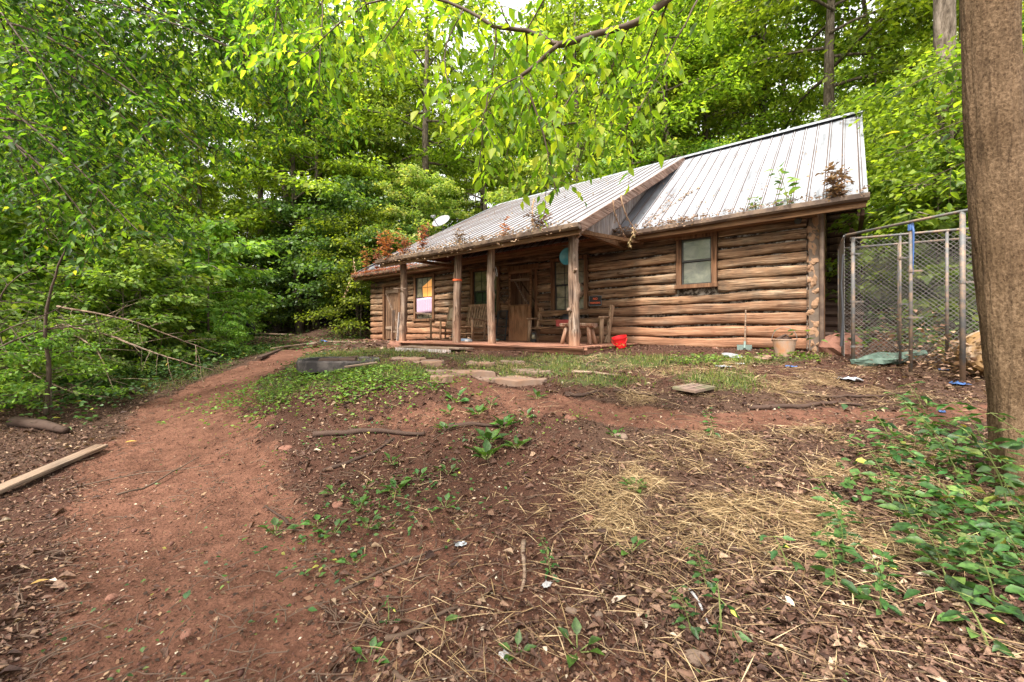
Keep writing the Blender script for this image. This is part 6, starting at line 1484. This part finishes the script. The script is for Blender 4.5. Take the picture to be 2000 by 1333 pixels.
# debris in the gutters
def gutter_litter(t0, t1, p, z, n, mat, label, hang=.15, dens=1., leafL=(.03,.08)):
    g = np.random.default_rng(int(t0*10+50)); t = g.uniform(t0, t1, n); k = g.random(n) < np.clip(vnoise(t*1.4, t*0+3, 9)*1.6-.25, .05, 1); t = t[k]; n = len(t)
    pp = p+g.normal(0,.05,n); zz = z+np.abs(g.normal(0,.035,n))-hang*(g.random(n) > .8)*g.random(n); q = C0[None]+U[None]*t[:,None]+N[None]*(pp+.05*(zz < z-.02))[:,None]
    D = unit(g.normal(0,1,(n,3))*np.array([1,1,.5])); L_ = g.uniform(*leafL, n)
    o = leaves_obj('gutter_litter', np.c_[q, zz], D, unit(g.normal(0,1,(n,3))), L_, L_*.3, M[mat], None, True, .3, 4); return tag(o, label, 'debris', kind='stuff')
gutter_litter(-.75, 1.6, .50, EAVE_Z+.03, 5200, 'brownveg', 'brown leaves and roots overflowing the right gutter')
gutter_litter(1.6, 3.6, .50, EAVE_Z+.01, 1500, 'brownveg', 'thin leaf litter in the gutter over the small window')
gutter_litter(3.0, 9.0, 2.76, 2.17, 1300, 'brownveg', 'dead leaves hanging from the porch gutter', .2)
gutter_litter(9.0, 14.3, .50, EAVE_Z, 2600, 'rustveg', 'red-brown leaves filling the far left gutter', .18)
# leaves and specks lying on the roof
g = np.random.default_rng(4); n = 420; t = g.uniform(T_R+.1, 9.2, n); p = EAVE_P-3.4*g.random(n)**1.8; onp = t > 3.1; p = np.where(onp, 2.6-5.2*g.random(n)**1.4, p); zz = np.where(onp, z_porch(p)+.035, z_main(p)+.03)
q = C0[None]+U[None]*t[:,None]+N[None]*p[:,None]; D = np.c_[np.repeat(N[None],n,0), np.full(n,-.6)]+g.normal(0,.6,(n,3)); L_ = g.uniform(.03,.09,n)
o = leaves_obj('roof_leaves', np.c_[q,zz], D, unit(np.array([N[0]*.5,N[1]*.5,1.])[None]+g.normal(0,.15,(n,3))), L_, L_*.4, M['brownveg'], None, True, .3); tag(o, 'scattered dead leaves lying on the metal roof', 'leaves', kind='stuff')
# dead vines hanging by the porch gable
def vine(label, pts_, r_, seed, leafL=.03, mat='brownveg', sp=.03):
    return spray_obj('dead_vine', [([cw(*a) for a in pts_], r_, r_*.5, 0.)], seed, 'deadveg', mat, label, 'vine', sp=sp, tw=.06, lsp=.03, leafL=leafL, droop=.8, twr=.0025)
vine('dead vine hanging from the porch rake beside the valley', [(2.98,1.15,3.02),(2.95,1.05,2.7),(2.9,.75,2.45),(2.85,.6,2.30)], .014, 91)
vine('second dead vine hanging down the grey gable boards', [(2.99,1.5,2.85),(2.98,1.45,2.6),(3.0,1.1,2.35),(3.05,.75,2.25)], .011, 92)
vine('bushy clump of dead roots at the low end of the right gutter', [(3.0,.55,2.5),(2.95,.6,2.35),(3.05,.62,2.2),(3.0,.62,2.08)], .012, 93, .05, 'straw', .012)
vine('thick dead vine dangling over the middle of the porch roof edge', [(3.95,2.75,2.75),(3.97,2.78,2.5),(3.93,2.8,2.3),(3.95,2.78,2.1)], .012, 94, .03, 'straw', .02)
vine('feathery dead fern frond lying on the roof beside the valley', [(2.8,.4,2.52),(2.5,-.3,3.05),(2.2,-.75,3.42),(2.0,-.95,3.58)], .006, 95, .05, 'brownveg', .02)
vine('second dead frond on the roof near the valley', [(2.85,.3,2.6),(2.7,-.4,3.12),(2.6,-.9,3.5)], .005, 96, .05, 'brownveg', .02)
vine('pale dead frond drooping from the far left end of the gutter', [(14.2,.5,2.5),(14.3,.6,2.2),(14.5,.65,1.8),(14.7,.7,1.5)], .01, 97, .07, 'straw', .03)
vine('upright dead stalks at the far left end of the gutter', [(14.0,.5,2.45),(14.15,.5,2.8),(14.2,.5,3.1)], .012, 98, .06, 'straw', .03)
# bright leafy bush beside the near tree, above the pen
for i, (x, y, s, k, lb) in enumerate(((8.9,7.2,1.5,'shrub2','yellow-green leafy bush glowing above the pen rail'),(7.9,7.6,1.3,'shrub','broad-leaved shrub between the cabin and the pen'),(9.8,6.4,1.6,'shrub','leafy shrub right behind the near tree'))):
    plant(k, x, y, s, None, lb, 'shrub')
b0 = (7.4,5.0,3.2)
spray_obj('overhanging_branch', [arch(7.6,5.2,3.4,5.1,5.6,2.6,.2), arch(7.6,5.2,2.9,5.6,5.8,2.2,.2), arch(7.6,5.2,3.8,4.6,5.0,3.2,.3), arch(7.6,5.2,2.4,6.0,5.4,1.9,.15)] and [(arch(7.6,5.2,3.4,5.1,5.6,2.7,.2),.012,.003,.2),(arch(7.6,5.2,2.9,5.6,5.8,2.3,.2),.012,.003,.2),(arch(7.6,5.2,3.8,4.6,5.0,3.2,.3),.012,.003,.2),(arch(7.6,5.2,2.4,6.0,5.4,2.0,.15),.012,.003,.2)], 44, 'twig', 'leaf_left', 'long-leaved green branches reaching over the pen from the right', 'tree branch', sp=.16, tw=.4, lsp=.07, leafL=.14, droop=.2, hang=.1, aspect=.4)
